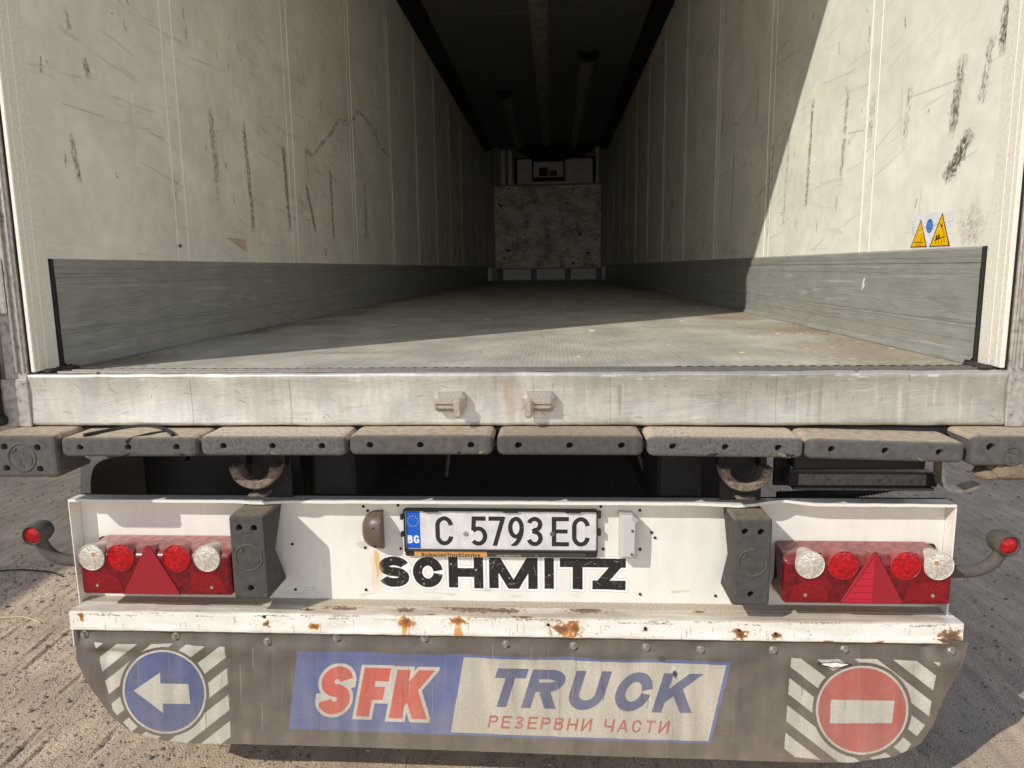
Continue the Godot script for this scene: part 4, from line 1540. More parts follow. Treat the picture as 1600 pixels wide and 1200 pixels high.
func make_rear_frame() -> void:
	var hd := put("door_header", span(-1.31, 1.31, 2.70, 2.95, -0.098, 0.0, 0.004), M.post_steel)
	hd.set_meta("label", "steel beam over the door opening")
	for s in [-1.0, 1.0]:
		var post := put("door_post", span(s * 1.248, s * 1.311, -0.137, 2.698, -0.098, 0.0, 0.003), M.post_steel, null, Vector3.ZERO, "left steel door post" if s < 0 else "right steel door post")
		var st := ns()
		box(st, Vector3(s * (W + 0.003), 1.335, -0.051), Vector3(0.012, 2.66, 0.098), 0.002)
		for e in [-0.022, -0.052]:
			box(st, Vector3(s * (W - 0.0028), 1.335, e), Vector3(0.0022, 2.655, 0.004), 0.0008)
		put("post_liner", done(st), M.liner, post, Vector3.ZERO)
		put("door_seal", span(s * 1.2365, s * 1.2475, 0.002, 2.69, -0.09, -0.008), M.black_rubber, post)
		var rib := ns()
		box(rib, Vector3(s * 1.2535, 1.35, 0.003), Vector3(0.004, 2.69, 0.008), 0.001)
		box(rib, Vector3(s * 1.272, 1.35, 0.004), Vector3(0.006, 2.69, 0.009), 0.002)
		put("post_rib", done(rib), M.post_steel, post)
		# earth packed at the foot of the liner
		var dirt := ns()
		rng.seed = 300 + int(s)
		for k in 14:
			box(dirt, Vector3(s * (W - 0.012 - rng.randf() * 0.022), 0.002 + rng.randf() * 0.004, -0.005 - rng.randf() * 0.12), Vector3(0.012 + rng.randf() * 0.02, 0.006, 0.01 + rng.randf() * 0.02), 0.002)
		put("packed_dirt", done(dirt), mat(S8(74, 62, 52), 0.95, 0.0, "speck", 5.0), post)
	# sill beam
	var y0 := -0.137
	var y1 := -0.010
	var uvs := func(p: Vector3) -> Vector2: return Vector2((p.x + 1.32) / 2.64, (-p.y) / 0.14)
	var st := ns()
	# profile from threshold to the lower hem, in (z, y)
	var prof := [[-0.097, 0.0005], [-0.072, 0.0005], [-0.070, 0.004], [-0.062, 0.004], [-0.060, -0.001], [-0.046, -0.001], [-0.044, 0.003], [-0.036, 0.003], [-0.034, -0.002], [-0.016, -0.002], [-0.009, 0.0], [-0.003, -0.001], [0.001, -0.005], [0.0015, -0.010], [-0.0015, -0.020], [-0.003, -0.05], [-0.0015, -0.115], [0.001, -0.128], [0.001, -0.134], [-0.004, -0.138], [-0.03, -0.138]]
	var nx := 120
	var dent := noise(301, 3.0, 3)
	for i in prof.size() - 1:
		if i < 9:
			continue
		for k in nx:
			var q := []
			for e in [[k, i], [k, i + 1], [k + 1, i + 1], [k + 1, i]]:
				var x := lerpf(-1.247, 1.247, float(e[0]) / nx)
				var pr: Array = prof[e[1]]
				var dz := 0.0
				if pr[1] < -0.004:
					dz = dent.get_noise_2d(x, pr[1] * 8.0) * 0.0035
					dz -= 0.006 * exp(-pow((x - 0.79) / 0.03, 2.0) - pow((pr[1] + 0.105) / 0.03, 2.0))
				q.append(Vector3(x, pr[1] + dent.get_noise_2d(x * 2.0, 7.0) * 0.0015, pr[0] + dz))
			st.set_smooth_group(5 if i >= 10 else -1)
			quad_uv(st, q, [uvs.call(q[0]), uvs.call(q[1]), uvs.call(q[2]), uvs.call(q[3])])
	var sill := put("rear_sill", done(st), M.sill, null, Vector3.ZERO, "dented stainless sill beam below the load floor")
	var th := ns()
	for i in 10:
		quad(th, Vector3(-1.247, prof[i][1], prof[i][0]), Vector3(-1.247, prof[i + 1][1], prof[i + 1][0]), Vector3(1.247, prof[i + 1][1], prof[i + 1][0]), Vector3(1.247, prof[i][1], prof[i][0]))
	put("threshold_strip", done(th), M.threshold, sill)
	# slots punched in the threshold strip
	var sl := ns()
	for k in 26:
		box(sl, Vector3(0.46 + k * 0.0285, 0.0045, -0.066), Vector3(0.014, 0.002, 0.005))
	for k in 40:
		box(sl, Vector3(-1.2 + k * 0.0285, 0.0045, -0.066), Vector3(0.010, 0.0016, 0.003))
	var so := put("threshold_slots", done(sl), M.hole_m, sill)
	so.set_meta("kind", "stuff")
	for q in [[-1.06, -0.006], [0.885, -0.006]]:
		var b := ns()
		cyl(b, Vector3(q[0], 0.0, -0.006), Vector3(q[0], 0.005, -0.006), 0.006, 0.004, 8)
		put("stud", done(b), M.rust_iron, sill)
	# end plates of the sill, below the posts
	for s in [-1.0, 1.0]:
		put("sill_end_plate", span(s * 1.2482, s * 1.33, -0.140, -0.012, 0.0005, 0.006, 0.002), M.sill_end if M.has("sill_end") else M.post_steel, sill)
	# two keepers for the door rods
	for s in [-1.0, 1.0]:
		var k := ns()
		var cx := -0.128 if s < 0 else 0.098
		# a pocket with faceted shoulders
		var oct := PackedVector2Array([Vector2(-0.040, -0.012), Vector2(-0.030, -0.025), Vector2(0.034, -0.025), Vector2(0.042, -0.012), Vector2(0.042, 0.012), Vector2(0.034, 0.024), Vector2(-0.030, 0.024), Vector2(-0.040, 0.012)])
		extrude(k, oct, -0.002, 0.030, 0.011)
		var kp := put("door_rod_keeper", done(k), M.cast, sill, Vector3(cx, -0.073, 0.0))
		var c2 := ns()
		box(c2, Vector3(-s * 0.024, -0.006, 0.030), Vector3(0.021, 0.034, 0.034), 0.006)
		box(c2, Vector3(-s * 0.0245, -0.024, 0.032), Vector3(0.018, 0.024, 0.028), 0.004)
		put("keeper_clamp", done(c2), M.cast, kp)
		var c3 := ns()
		box(c3, Vector3(s * 0.012, -0.004, 0.0305), Vector3(0.046, 0.003, 0.004), 0.001)
		box(c3, Vector3(s * 0.012, -0.017, 0.026), Vector3(0.046, 0.003, 0.006), 0.001)
		put("keeper_groove", done(c3), M.threshold, kp)
	# doors swung right round along the sides
	for s in [-1.0, 1.0]:
		var door := put("rear_door", span(s * 1.352, s * 1.425, -0.10, 2.74, -1.34, -0.07, 0.008), M.white_paint, null, Vector3.ZERO, "left rear door folded back along the side" if s < 0 else "right rear door folded back along the side")
		for y in [0.23, 1.0, 1.8, 2.4]:
			var h := ns()
			box(h, Vector3(s * 1.305, y, 0.008), Vector3(0.058, 0.145, 0.012), 0.004)
			box(h, Vector3(s * 1.35, y, 0.0), Vector3(0.05, 0.13, 0.05), 0.01)
			cyl(h, Vector3(s * 1.345, y - 0.085, 0.012), Vector3(s * 1.345, y + 0.085, 0.012), 0.014, 0.014, 12)
			cyl(h, Vector3(s * 1.288, y + 0.045, 0.012), Vector3(s * 1.288, y + 0.045, 0.021), 0.010, 0.008, 6)
			put("door_hinge", done(h), M.alu, door)
		var lower := ns()
		box(lower, Vector3(s * 1.372, 0.05, -0.02), Vector3(0.06, 0.19, 0.07), 0.012)
		put("door_corner", done(lower), M.white_paint, door)
		var rr := ns()
		box(rr, Vector3(s * 1.334, -0.02, 0.0), Vector3(0.012, 0.10, 0.03), 0.004)
		put("rusty_edge", done(rr), M.rust_iron, door)
	# the lock bar of the left door hangs by the corner, plus a shade block
	var lk := ns()
	box(lk, Vector3(-1.335, -0.045, 0.012), Vector3(0.030, 0.15, 0.022), 0.006)
	box(lk, Vector3(-1.328, -0.12, 0.018), Vector3(0.036, 0.028, 0.03), 0.006)
	cyl(lk, Vector3(-1.322, -0.10, 0.02), Vector3(-1.322, -0.10, 0.036), 0.008, 0.008, 12)
	box(lk, Vector3(-1.40, 0.11, 0.05), Vector3(0.07, 0.46, 0.10), 0.012)  # unseen block added to cast shade on the left post
	put("lock_bar_and_shade_block", done(lk), M.black_steel)


func long_buffer(hw: float) -> ArrayMesh:
	var st := ns()
	var b := 0.016
	rubber_bar(st, hw, -0.01, 0.10, -0.191, -0.1405, 0.009, b)
	st.set_color(M.side_vc)
	var y0 := -0.191 + 0.009
	var y1 := -0.1405 - 0.009
	var f := hw - b
	var cells := []
	var xs := [-f, -0.0625, 0.0625, f]
	var cx := [-0.125, 0.0, 0.125]
	for k in 3:
		cells.append([xs[k], y0, xs[k + 1], y1, cx[k], -0.1655, 0.0082])
	holed_face(st, Vector3(0, 0, 0.10), Vector3.RIGHT, Vector3.UP, cells, 0.03)
	return done(st)


func emblem(c: Vector2, z: float, r: float) -> ArrayMesh:
	# a moulded ring with an arrow outline
	var st := ns()
	var ring := []
	for i in 33:
		var a := TAU * i / 32
		ring.append(Vector3(c.x + cos(a) * r, c.y + sin(a) * r, z))
	tube(st, ring, 0.0024, 6)
	var k := r / 0.035
	for seg in [[[-0.026, 0.012], [-0.012, 0.024], [-0.016, 0.016], [0.004, 0.014], [0.006, 0.009], [0.022, 0.007], [0.026, -0.006], [0.022, -0.018]], [[-0.026, 0.004], [-0.008, 0.0], [-0.004, -0.02], [0.002, -0.026], [0.003, -0.018]]]:
		var p := []
		for q in seg:
			p.append(Vector3(c.x + q[0] * k, c.y + q[1] * k, z))
		tube(st, p, 0.0019, 5)
	return done(st)


func make_buffers() -> void:
	put("buffer_beam", span(-1.30, 1.30, -0.196, -0.141, -0.10, -0.012, 0.004), M.black_steel)
	var shared := long_buffer(0.1785)
	var wide := long_buffer(0.186)
	rng.seed = 401
	var ctr := [-0.9325, -0.562, -0.1905, 0.176, 0.5505, 0.928]
	for k in 6:
		var o := put("dock_buffer", shared if k in [0, 2, 3] else wide, [M.rubber, M.rubber_pale, M.rubber, M.rubber_dark, M.rubber_pale, M.rubber][k], null, Vector3(ctr[k], 0, 0))
		o.rotation.z = [0.004, 0.0, 0.002, -0.002, -0.012, -0.028][k]
		o.position.y += [-0.006, -0.002, 0.0, 0.0, -0.003, -0.011][k]
		o.rotation.x = [0.0, 0.01, -0.01, 0.0, 0.015, 0.02][k]
		for g in rng.randi_range(3, 6):
			var gs := ns(0)
			var gw := rng.randf_range(0.005, 0.018)
			var gh := rng.randf_range(0.002, 0.004)
			var tilt := rng.randf_range(-0.5, 0.5)
			grid(gs, 10, 6, func(u: float, v: float) -> Vector3:
				var a := TAU * u
				var q := PI * (v - 0.5)
				var x := cos(q) * cos(a) * gw
				return Vector3(x, sin(q) * gh * (1.0 + 0.5 * sin(a * 2.0)) + x * tilt, -cos(q) * sin(a) * 0.0022), null, 0)
			var top := rng.randf() < 0.7
			put("gouge", done(gs), M.black_rubber if rng.randf() < 0.5 else M.rubber_ragged, o, Vector3(rng.randf_range(-0.16, 0.16), -0.1475 if top else -0.184, 0.0955 if top else 0.0995))
		if k == 0:
			o.set_meta("label", "torn rubber buffer with a lifted strip")
			var st := ns(0)
			st.set_color(M.side_vc.lerp(M.dust_vc, 0.75))
			# a strip torn loose along an arc, lifted off the top
			for side in 2:
				grid(st, 30, 8, func(u: float, v: float) -> Vector3:
					var x := lerpf(-0.122, 0.118, u)
					var e := sin(PI * u)
					var back := 0.092 - 0.072 * pow(e, 0.8)
					var zz := lerpf(0.1035, back, v)
					var lift := e * (0.003 + 0.007 * v * v)
					var dip := -0.010 * e * maxf(0.0, 0.3 - v) * 3.0
					return Vector3(x if side == 0 else x, -0.1415 + lift - 0.014 * pow(1.0 - v, 4.0) - (0.005 if side == 1 else 0.0), zz - 0.004), null, 6)
			put("torn_strip", done(st), M.rubber, o)
			var g := ns(0)
			var arcp := []
			for i in 25:
				var u := i / 24.0
				var e := sin(PI * u)
				arcp.append(Vector3(lerpf(-0.118, 0.114, u), -0.1375 + 0.006 * e, 0.090 - 0.076 * pow(e, 0.8)))
			tube(g, arcp, 0.0055, 8)
			put("gash_shade", done(g), M.black_rubber, o)  # black tube painting the shaded depth of the tear
			var g2 := ns(0)
			tube(g2, smooth_path([Vector3(0.075, -0.136, 0.05), Vector3(0.035, -0.139, 0.075), Vector3(0.005, -0.146, 0.0985), Vector3(-0.002, -0.154, 0.1015)]), 0.0035, 8)
			put("gash_shade", done(g2), M.black_rubber, o)  # same dark stand-in for the shade in the side crack
	# corner buffers
	for s in [-1.0, 1.0]:
		var st := ns()
		var hw := 0.0925
		var b := 0.012
		var yb := -0.252 if s < 0 else -0.215
		rubber_bar(st, hw, -0.03, 0.10, yb, -0.141, 0.010, b)
		st.set_color(M.side_vc)
		var f := hw - b
		if s < 0:
			holed_face(st, Vector3(0, 0, 0.10), Vector3.RIGHT, Vector3.UP, [[-f, yb + 0.010, 0.0, -0.198, -0.044, -0.227, 0.0085], [0.0, yb + 0.010, f, -0.198, 0.044, -0.229, 0.0085], [-f, -0.198, 0.0, -0.151, -0.044, -0.171, 0.0085], [0.0, -0.198, f, -0.151, 0.043, -0.173, 0.0085]], 0.03)
		else:
			holed_face(st, Vector3(0, 0, 0.10), Vector3.RIGHT, Vector3.UP, [[-f, yb + 0.010, 0.0, -0.151, -0.050, -0.168, 0.0095], [0.0, yb + 0.010, f, -0.151, 0.05, -0.168, 0.0095]], 0.03)
		var o := put("corner_buffer", done(st), M.rubber, null, Vector3(s * 1.2125, 0, 0), "left corner rubber buffer with four holes" if s < 0 else "right corner rubber buffer torn at the bottom")
		put("moulded_ring", emblem(Vector2(0.0, -0.199 if s < 0 else -0.190), 0.1, 0.036 if s < 0 else 0.022), M.rubber_plain, o)
		if s > 0:
			# ragged lower part
			var rg := ns(0)
			var nn := noise(402, 34.0, 3)
			grid(rg, 34, 26, func(u: float, v: float) -> Vector3:
				var a := TAU * u
				var q := PI * (v - 0.5)
				var d := Vector3(cos(q) * cos(a), sin(q), -cos(q) * sin(a))
				d = Vector3(signf(d.x) * pow(absf(d.x), 0.45), signf(d.y) * pow(absf(d.y), 0.5), signf(d.z) * pow(absf(d.z), 0.5))
				var n := nn.get_noise_3dv(d * 1.6)
				return Vector3(0.03, -0.226, 0.042) + d * Vector3(0.066, 0.028, 0.054) * (1.0 + 0.16 * n) + Vector3(0, 0.014 * n, 0), null, 0)
			put("ragged_rubber", done(rg), M.rubber_ragged, o)
			var chunk := ns(0)
			grid(chunk, 18, 12, func(u: float, v: float) -> Vector3:
				var a := TAU * u
				var q := PI * (v - 0.5)
				var d := Vector3(cos(q) * cos(a), sin(q), -cos(q) * sin(a))
				return Vector3(-0.036, -0.243, 0.062) + d * Vector3(0.026, 0.014, 0.034) * (1.0 + 0.25 * nn.get_noise_3dv(d)), null, 0)
			put("ragged_rubber", done(chunk), M.rubber_ragged, o)
	# upright rubber blocks on the light panel
	var blk := ns()
	var hw := 0.0475
	rubber_bar(blk, hw, -0.099, 0.03, -0.608, -0.374, 0.009, 0.007, true, 0.36)
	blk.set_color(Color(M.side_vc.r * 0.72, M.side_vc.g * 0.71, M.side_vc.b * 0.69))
	var f := hw - 0.007
	var ya := -0.608 + 0.009
	var yz := -0.374 - 0.009
	holed_face(blk, Vector3(0, 0, 0.03), Vector3.RIGHT, Vector3.UP, [[-f, ya, f, -0.55, 0.0, -0.576, 0.0085], [-f, -0.55, f, -0.43], [-f, -0.43, 0.0, yz, -0.0205, -0.407, 0.0085], [0.0, -0.43, f, yz, 0.0195, -0.408, 0.0085]], 0.03)
	var bm := done(blk)
	var em := emblem(Vector2(0.0, -0.490), 0.03, 0.036)
	for s in [-1.0, 1.0]:
		var o := put("rubber_block", bm, M.rubber, null, Vector3(-0.6735 if s < 0 else 0.642, 0, 0))
		put("moulded_ring", em, M.rubber_plain, o)


func make_underside() -> void:
	# rope hooks behind the blocks
	for s in [-1.0, 1.0]:
		var cx := -0.652 if s < 0 else 0.624
		var st := ns()
		var pts := PackedVector2Array()
		for k in 17:
			var a := PI + PI * k / 16.0
			pts.append(Vector2(cx + cos(a) * 0.066, -0.248 + sin(a) * 0.060))
		for k in range(16, -1, -1):
			var a := PI + PI * k / 16.0
			pts.append(Vector2(cx + cos(a) * 0.042, -0.248 + sin(a) * 0.038))
		extrude(st, pts, -0.03, 0.014, 0.004)
		var hook := put("rope_hook", done(st), M.rust_iron)
		var bk := ns()
		box(bk, Vector3(cx + 0.01, -0.275, -0.088), Vector3(0.11, 0.17, 0.012), 0.003)
		box(bk, Vector3(cx - 0.05, -0.228, -0.06), Vector3(0.018, 0.07, 0.04), 0.003)
		box(bk, Vector3(cx + 0.056, -0.228, -0.06), Vector3(0.018, 0.07, 0.04), 0.003)
		put("hook_bracket", done(bk), M.black_steel, hook)
		var tab := ns()
		box(tab, Vector3(cx + s * 0.01, -0.336, -0.045), Vector3(0.05, 0.008, 0.05), 0.003)
		put("hook_tab", done(tab), M.rust_iron, hook)
	# chassis
	for s in [-1.0, 1.0]:
		put("chassis_rail", span(s * 0.42, s * 0.54, -0.46, -0.13, -12.5, -0.12, 0.01), M.underbody)
	put("added_dark_plate", span(-1.15, 0.53, -0.78, -0.13, -0.92, -0.86, 0.01), M.underbody)  # black plate added to keep the gap under the buffers dark
	put("undertray", span(-1.22, 1.22, -0.135, -0.113, -LEN, -0.11), M.underbody)
	var strut := ns()
	tube(strut, [Vector3(-0.55, -0.40, -0.45), Vector3(-0.30, -0.20, -0.5)], 0.012, 8)
	tube(strut, [Vector3(-0.19, -0.20, -0.5), Vector3(-0.22, -0.42, -0.5)], 0.006, 8)
	tube(strut, [Vector3(0.36, -0.19, -0.45), Vector3(0.44, -0.42, -0.45)], 0.008, 8)
	put("brace", done(strut), M.grey_steel)
	var gs := ns()
	extrude(gs, PackedVector2Array([Vector2(-0.53, -0.335), Vector2(-0.44, -0.335), Vector2(-0.47, -0.21), Vector2(-0.50, -0.23)]), -0.42, -0.41)
	put("gusset", done(gs), M.grey_steel)
	var air := ns(0)
	tube(air, smooth_path([Vector3(-0.15, -0.28, -0.60), Vector3(0.05, -0.33, -0.55), Vector3(0.22, -0.30, -0.60), Vector3(0.40, -0.24, -0.55)], 8), 0.009, 8)
	put("air_line", done(air), M.black_rubber)
	var air2 := ns(0)
	tube(air2, smooth_path([Vector3(-0.30, -0.22, -0.40), Vector3(-0.10, -0.25, -0.36), Vector3(0.15, -0.23, -0.36), Vector3(0.34, -0.27, -0.40)], 8), 0.006, 8)
	put("air_line", done(air2), mat(S8(92, 40, 32), 0.5))
	# mud guard at the left with a dark panel behind it
	var mg := ns(0)
	var line := smooth_path([Vector3(-1.325, -0.62, 0), Vector3(-1.325, -0.42, 0), Vector3(-1.315, -0.34, 0), Vector3(-1.285, -0.29, 0), Vector3(-1.22, -0.262, 0), Vector3(-1.10, -0.255, 0), Vector3(-0.72, -0.255, 0)], 5)
	for k in line.size() - 1:
		var a: Vector3 = line[k]
		var b: Vector3 = line[k + 1]
		quad(mg, a + Vector3(0, 0, -0.27), a + Vector3(0, 0, -0.75), b + Vector3(0, 0, -0.75), b + Vector3(0, 0, -0.27))
		var d := (b - a).normalized()
		var nn := Vector3(d.y, -d.x, 0) * 0.035
		quad(mg, a + Vector3(0, 0, -0.27), b + Vector3(0, 0, -0.27), b + nn + Vector3(0, 0, -0.265), a + nn + Vector3(0, 0, -0.265))
	var guard := put("mud_guard", done(mg), mat(S8(84, 82, 80), 0.6, 0.0, "speck", 2.0))
	var gp := ns()
	box(gp, Vector3(-1.0, -0.48, -0.55), Vector3(0.56, 0.46, 0.02), 0.006)
	for x in [-1.13, -0.86]:
		cyl(gp, Vector3(x, -0.36, -0.54), Vector3(x, -0.36, -0.52), 0.022, 0.016, 12)
	put("guard_panel", done(gp), mat(S8(22, 24, 30), 0.5, 0.0, "speck", 2.0), guard)
	# rail box and frame under the right buffers
	put("cable_tray", span(0.785, 1.135, -0.288, -0.20, -0.17, -0.13, 0.004), M.black_steel)
	var fr := ns()
	box(fr, Vector3(0.968, -0.315, -0.15), Vector3(0.39, 0.040, 0.05), 0.005)
	box(fr, Vector3(0.968, -0.338, -0.142), Vector3(0.37, 0.008, 0.06), 0.002)
	var frame := put("tray_frame", done(fr), M.grey_steel)
	for x in [0.785, 1.15]:
		put("frame_end", span(x - 0.014, x + 0.014, -0.333, -0.298, -0.126, -0.1225, 0.001), M.hole_m, frame)
	put("frame_bracket", span(0.752, 0.80, -0.352, -0.20, -0.2, -0.19, 0.003), M.black_steel, frame)
	var hose := ns(0)
	var hp := []
	for k in 80:
		var t := k / 79.0
		hp.append(Vector3(lerpf(0.76, 1.10, t), -0.378 + 0.040 * t - 0.010 * sin(t * PI), -0.17))
	tube(hose, hp, 0.014, 10, 0.003)
	put("corrugated_hose", done(hose), M.black_rubber)
	# bent flat bar at the right
	var fb := ns()
	var bp := [Vector2(1.152, -0.20), Vector2(1.156, -0.30), Vector2(1.163, -0.320), Vector2(1.178, -0.330), Vector2(1.212, -0.332), Vector2(1.256, -0.318)]
	for k in bp.size() - 1:
		var a: Vector2 = bp[k]
		var b: Vector2 = bp[k + 1]
		var n := Vector2(-(b - a).y, (b - a).x).normalized() * 0.004
		for c in [[a + n, b + n, 1.0], [b - n, a - n, 1.0]]:
			quad(fb, Vector3(c[0].x, c[0].y, -0.08), Vector3(c[1].x, c[1].y, -0.08), Vector3(c[1].x, c[1].y, -0.125), Vector3(c[0].x, c[0].y, -0.125))
		quad(fb, Vector3(a.x + n.x, a.y + n.y, -0.08), Vector3(a.x - n.x, a.y - n.y, -0.08), Vector3(b.x - n.x, b.y - n.y, -0.08), Vector3(b.x + n.x, b.y + n.y, -0.08))
	put("bent_bar", done(fb), M.post_steel)
	# axles and wheels
	var tyre := ns()
	var rp := [[0.30, 0.02], [0.42, 0.0], [0.50, 0.03], [0.52, 0.06], [0.52, 0.30], [0.50, 0.34], [0.42, 0.37], [0.30, 0.35], [0.30, 0.02]]
	for k in rp.size() - 1:
		cyl(tyre, Vector3(rp[k][1], 0, 0), Vector3(rp[k + 1][1] + 0.0001, 0, 0), rp[k][0], rp[k + 1][0], 28, false, false)
	var tm := done(tyre)
	var rim := ns()
	cyl(rim, Vector3(0.04, 0, 0), Vector3(0.12, 0, 0), 0.30, 0.18, 24, false, false)
	cyl(rim, Vector3(0.12, 0, 0), Vector3(0.05, 0, 0), 0.12, 0.10, 16)
	var rmesh := done(rim)
	for z in [-2.7, -4.0, -5.3]:
		for s in [-1.0, 1.0]:
			var o := put("wheel", tm, M.black_rubber, null, Vector3(s * 1.27, -FH + 0.515, z))
			o.rotation.y = 0.0 if s < 0 else PI
			put("rim", rmesh, M.alu, o)
		var ax := ns()
		cyl(ax, Vector3(-0.95, -FH + 0.515, z), Vector3(0.95, -FH + 0.515, z), 0.07, 0.07, 12)
		put("axle", done(ax), M.underbody)


func make_tail_panel() -> void:
	var x0 := -1.212
	var x1 := 1.180
	var st := ns()
	var uvp := func(x: float, y: float) -> Vector2: return Vector2((x + 1.22) / 2.44, (-0.352 - y) / 0.32)
	var nx := 60
	var ny := 6
	var nn := noise(501, 2.5, 2)
	grid(st, nx, ny, func(u: float, v: float) -> Vector3:
		var x := lerpf(x0, x1, u)
		var y := lerpf(-0.668, -0.36, v)
		return Vector3(x, y, -0.1 + nn.get_noise_2d(x, y * 3.0) * 0.0018 * sin(PI * v)), func(u: float, v: float) -> Vector2: return uvp.call(lerpf(x0, x1, u), lerpf(-0.668, -0.36, v)))
	var panel := put("light_panel", done(st), M.panel, null, Vector3.ZERO, "white light panel with black lettering")
	# flanges
	var fl := ns()
	for k in 60:
		var q := []
		for e in [k, k + 1]:
			var x := lerpf(x0, x1, e / 60.0)
			var up := 0.010 * exp(-pow((x - 0.74) / 0.05, 2.0)) - 0.004 * exp(-pow((x + 0.67) / 0.06, 2.0)) - 0.005 * exp(-pow((x - 0.62) / 0.05, 2.0)) + nn.get_noise_2d(x * 4.0, 3.0) * 0.0012
			q.append([x, up])
		var a: Array = q[0]
		var b: Array = q[1]
		for w in [[-0.36, -0.1, -0.3585, -0.052, 1], [-0.363, -0.052, -0.3625, -0.1, 1], [-0.3585, -0.052, -0.366, -0.0515, 0]]:
			var ua: float = a[1]
			var ub: float = b[1]
			var ia := 0.0 if w[1] < -0.09 else 1.0
			var ib := 0.0 if w[3] < -0.09 else 1.0
			quad(fl, Vector3(a[0], w[2] + ua * ib, w[3]), Vector3(b[0], w[2] + ub * ib, w[3]), Vector3(b[0], w[0] + ub * ia, w[1]), Vector3(a[0], w[0] + ua * ia, w[1]))
	put("top_flange", done(fl), M.white_paint, panel)
	put("side_flange", span(x0 - 0.004, x0, -0.668, -0.3605, -0.1, -0.054, 0.001), M.white_paint, panel)
	put("side_flange", span(x1, x1 + 0.004, -0.668, -0.3605, -0.1, -0.054, 0.001), M.white_paint, panel)
	put("bottom_flange", span(x0, x1, -0.6675, -0.6645, -0.0985, -0.06, 0.001), mat(S8(196, 184, 164), 0.7, 0.0, "speck", 4.0), panel)
	put("panel_back", span(x0, x1, -0.668, -0.36, -0.112, -0.106), M.underbody, panel)
	# rivets
	var rv := ns()
	cyl(rv, Vector3(0, 0, -0.002), Vector3(0, 0, 0.003), 0.0044, 0.0036, 10)
	var rm := done(rv)
	for p in [[-0.604, -0.37], [-0.469, -0.37], [-0.154, -0.369], [-0.014, -0.369], [0.127, -0.369], [-0.394, -0.39], [-0.296, -0.386], [0.265, -0.386], [0.371, -0.396], [-0.602, -0.502], [-0.601, -0.638], [-0.394, -0.51], [-0.382, -0.402], [-0.397, -0.636], [-0.293, -0.512], [0.272, -0.508], [0.373, -0.508], [0.404, -0.459], [0.413, -0.474], [0.375, -0.639], [0.582, -0.641]]:
		put("rivet", rm, M.hole_m, panel, Vector3(p[0], p[1], -0.1))
	# number plate in its black holder
	var hl := ns()
	var hx := -0.0115
	var hy := -0.4535
	box(hl, Vector3(hx, hy - 0.0075, -0.093), Vector3(0.534, 0.139, 0.012), 0.004)
	for e in [[0.0, 0.0595, 0.534, 0.0035], [0.0, -0.0560, 0.534, 0.003], [-0.2653, 0.0, 0.0035, 0.121], [0.2653, 0.0, 0.0035, 0.121]]:
		box(hl, Vector3(hx + e[0], hy + e[1], -0.0835), Vector3(e[2], e[3], 0.010), 0.002)
	for e in [-0.19, 0.03, 0.2]:
		box(hl, Vector3(hx + e, hy + 0.0575, -0.0795), Vector3(0.042, 0.006, 0.003), 0.001)
	for e in [0.02, -0.03]:
		box(hl, Vector3(hx + 0.272, hy + e + 0.03, -0.084), Vector3(0.008, 0.02, 0.012), 0.002)
		box(hl, Vector3(hx - 0.272, hy + e + 0.02, -0.084), Vector3(0.008, 0.016, 0.012), 0.002)
	var holder := put("plate_holder", done(hl), mat(S8(42, 41, 41), 0.45, 0.0, "speck", 4.0), null, Vector3.ZERO, "black number plate holder")
	var pl := ns()
	quad_uv(pl, [Vector3(-0.2635, -0.0545, 0), Vector3(0.2635, -0.0545, 0), Vector3(0.2635, 0.0575, 0), Vector3(-0.2635, 0.0575, 0)], [Vector2(0, 1), Vector2(1, 1), Vector2(1, 0), Vector2(0, 0)])
	put("number_plate", done(pl), M.plate, holder, Vector3(hx, hy, -0.0865), "white number plate with a blue country band")
	for p in [[-0.107, -0.462], [0.133, -0.461]]:
		var sc := ns()
		cyl(sc, Vector3(0, 0, 0), Vector3(0, 0, 0.003), 0.0075, 0.006, 12)
		cyl(sc, Vector3(0, 0, 0.003), Vector3(0, 0, 0.0036), 0.0025, 0.002, 8)
		put("plate_screw", done(sc), M.alu if p[0] < 0 else M.grey_steel, holder, Vector3(p[0], p[1], -0.0863))
	# advertising strip below the plate
	put("advert_strip", span(-0.252, -0.048, -0.5285, -0.5125, -0.0868, -0.0842, 0.002), mat(S8(206, 150, 84), 0.5), holder)
	put("advert_strip", span(-0.047, 0.226, -0.5285, -0.5125, -0.0868, -0.0842, 0.002), mat(S8(62, 60, 50), 0.5), holder)
	for q in [["BulgarianTruckService", -0.150, 0.0118, true, S8(52, 32, 20)], ["www.bgservice.info", 0.012, 0.006, false, S8(190, 184, 164)], ["24", 0.088, 0.005, false, S8(196, 160, 90)]]:
		var tm := TextMesh.new()
		var fnt := SystemFont.new()
		fnt.font_names = PackedStringArray(["Droid Sans"])
		fnt.font_weight = 700 if q[3] else 400
		fnt.font_italic = q[3]
		tm.font = fnt
		tm.text = q[0]
		tm.font_size = 32
		tm.pixel_size = q[2] / 32.0 * 1.3
		tm.depth = 0.0004
		put("strip_lettering", tm, mat(q[4], 0.6), holder, Vector3(q[1], -0.5235, -0.0841))
	# plate lamp, left: a rusty brown half shell
	# a quarter dome, cut off flat on its right side
	var pc := ns(0)
	var dome := func(u: float, v: float) -> Vector3:
		var a := PI / 2 + PI * u
		var k := 1.0 - pow(v, 1.6)
		var ex := signf(cos(a)) * pow(absf(cos(a)), 0.8) * 0.060
		var ey := signf(sin(a)) * pow(absf(sin(a)), 0.8) * 0.055
		return Vector3(0.024 + ex * k, ey * k, -0.1 + 0.052 * pow(maxf(0.0, 1.0 - pow(k, 2.6)), 0.45))
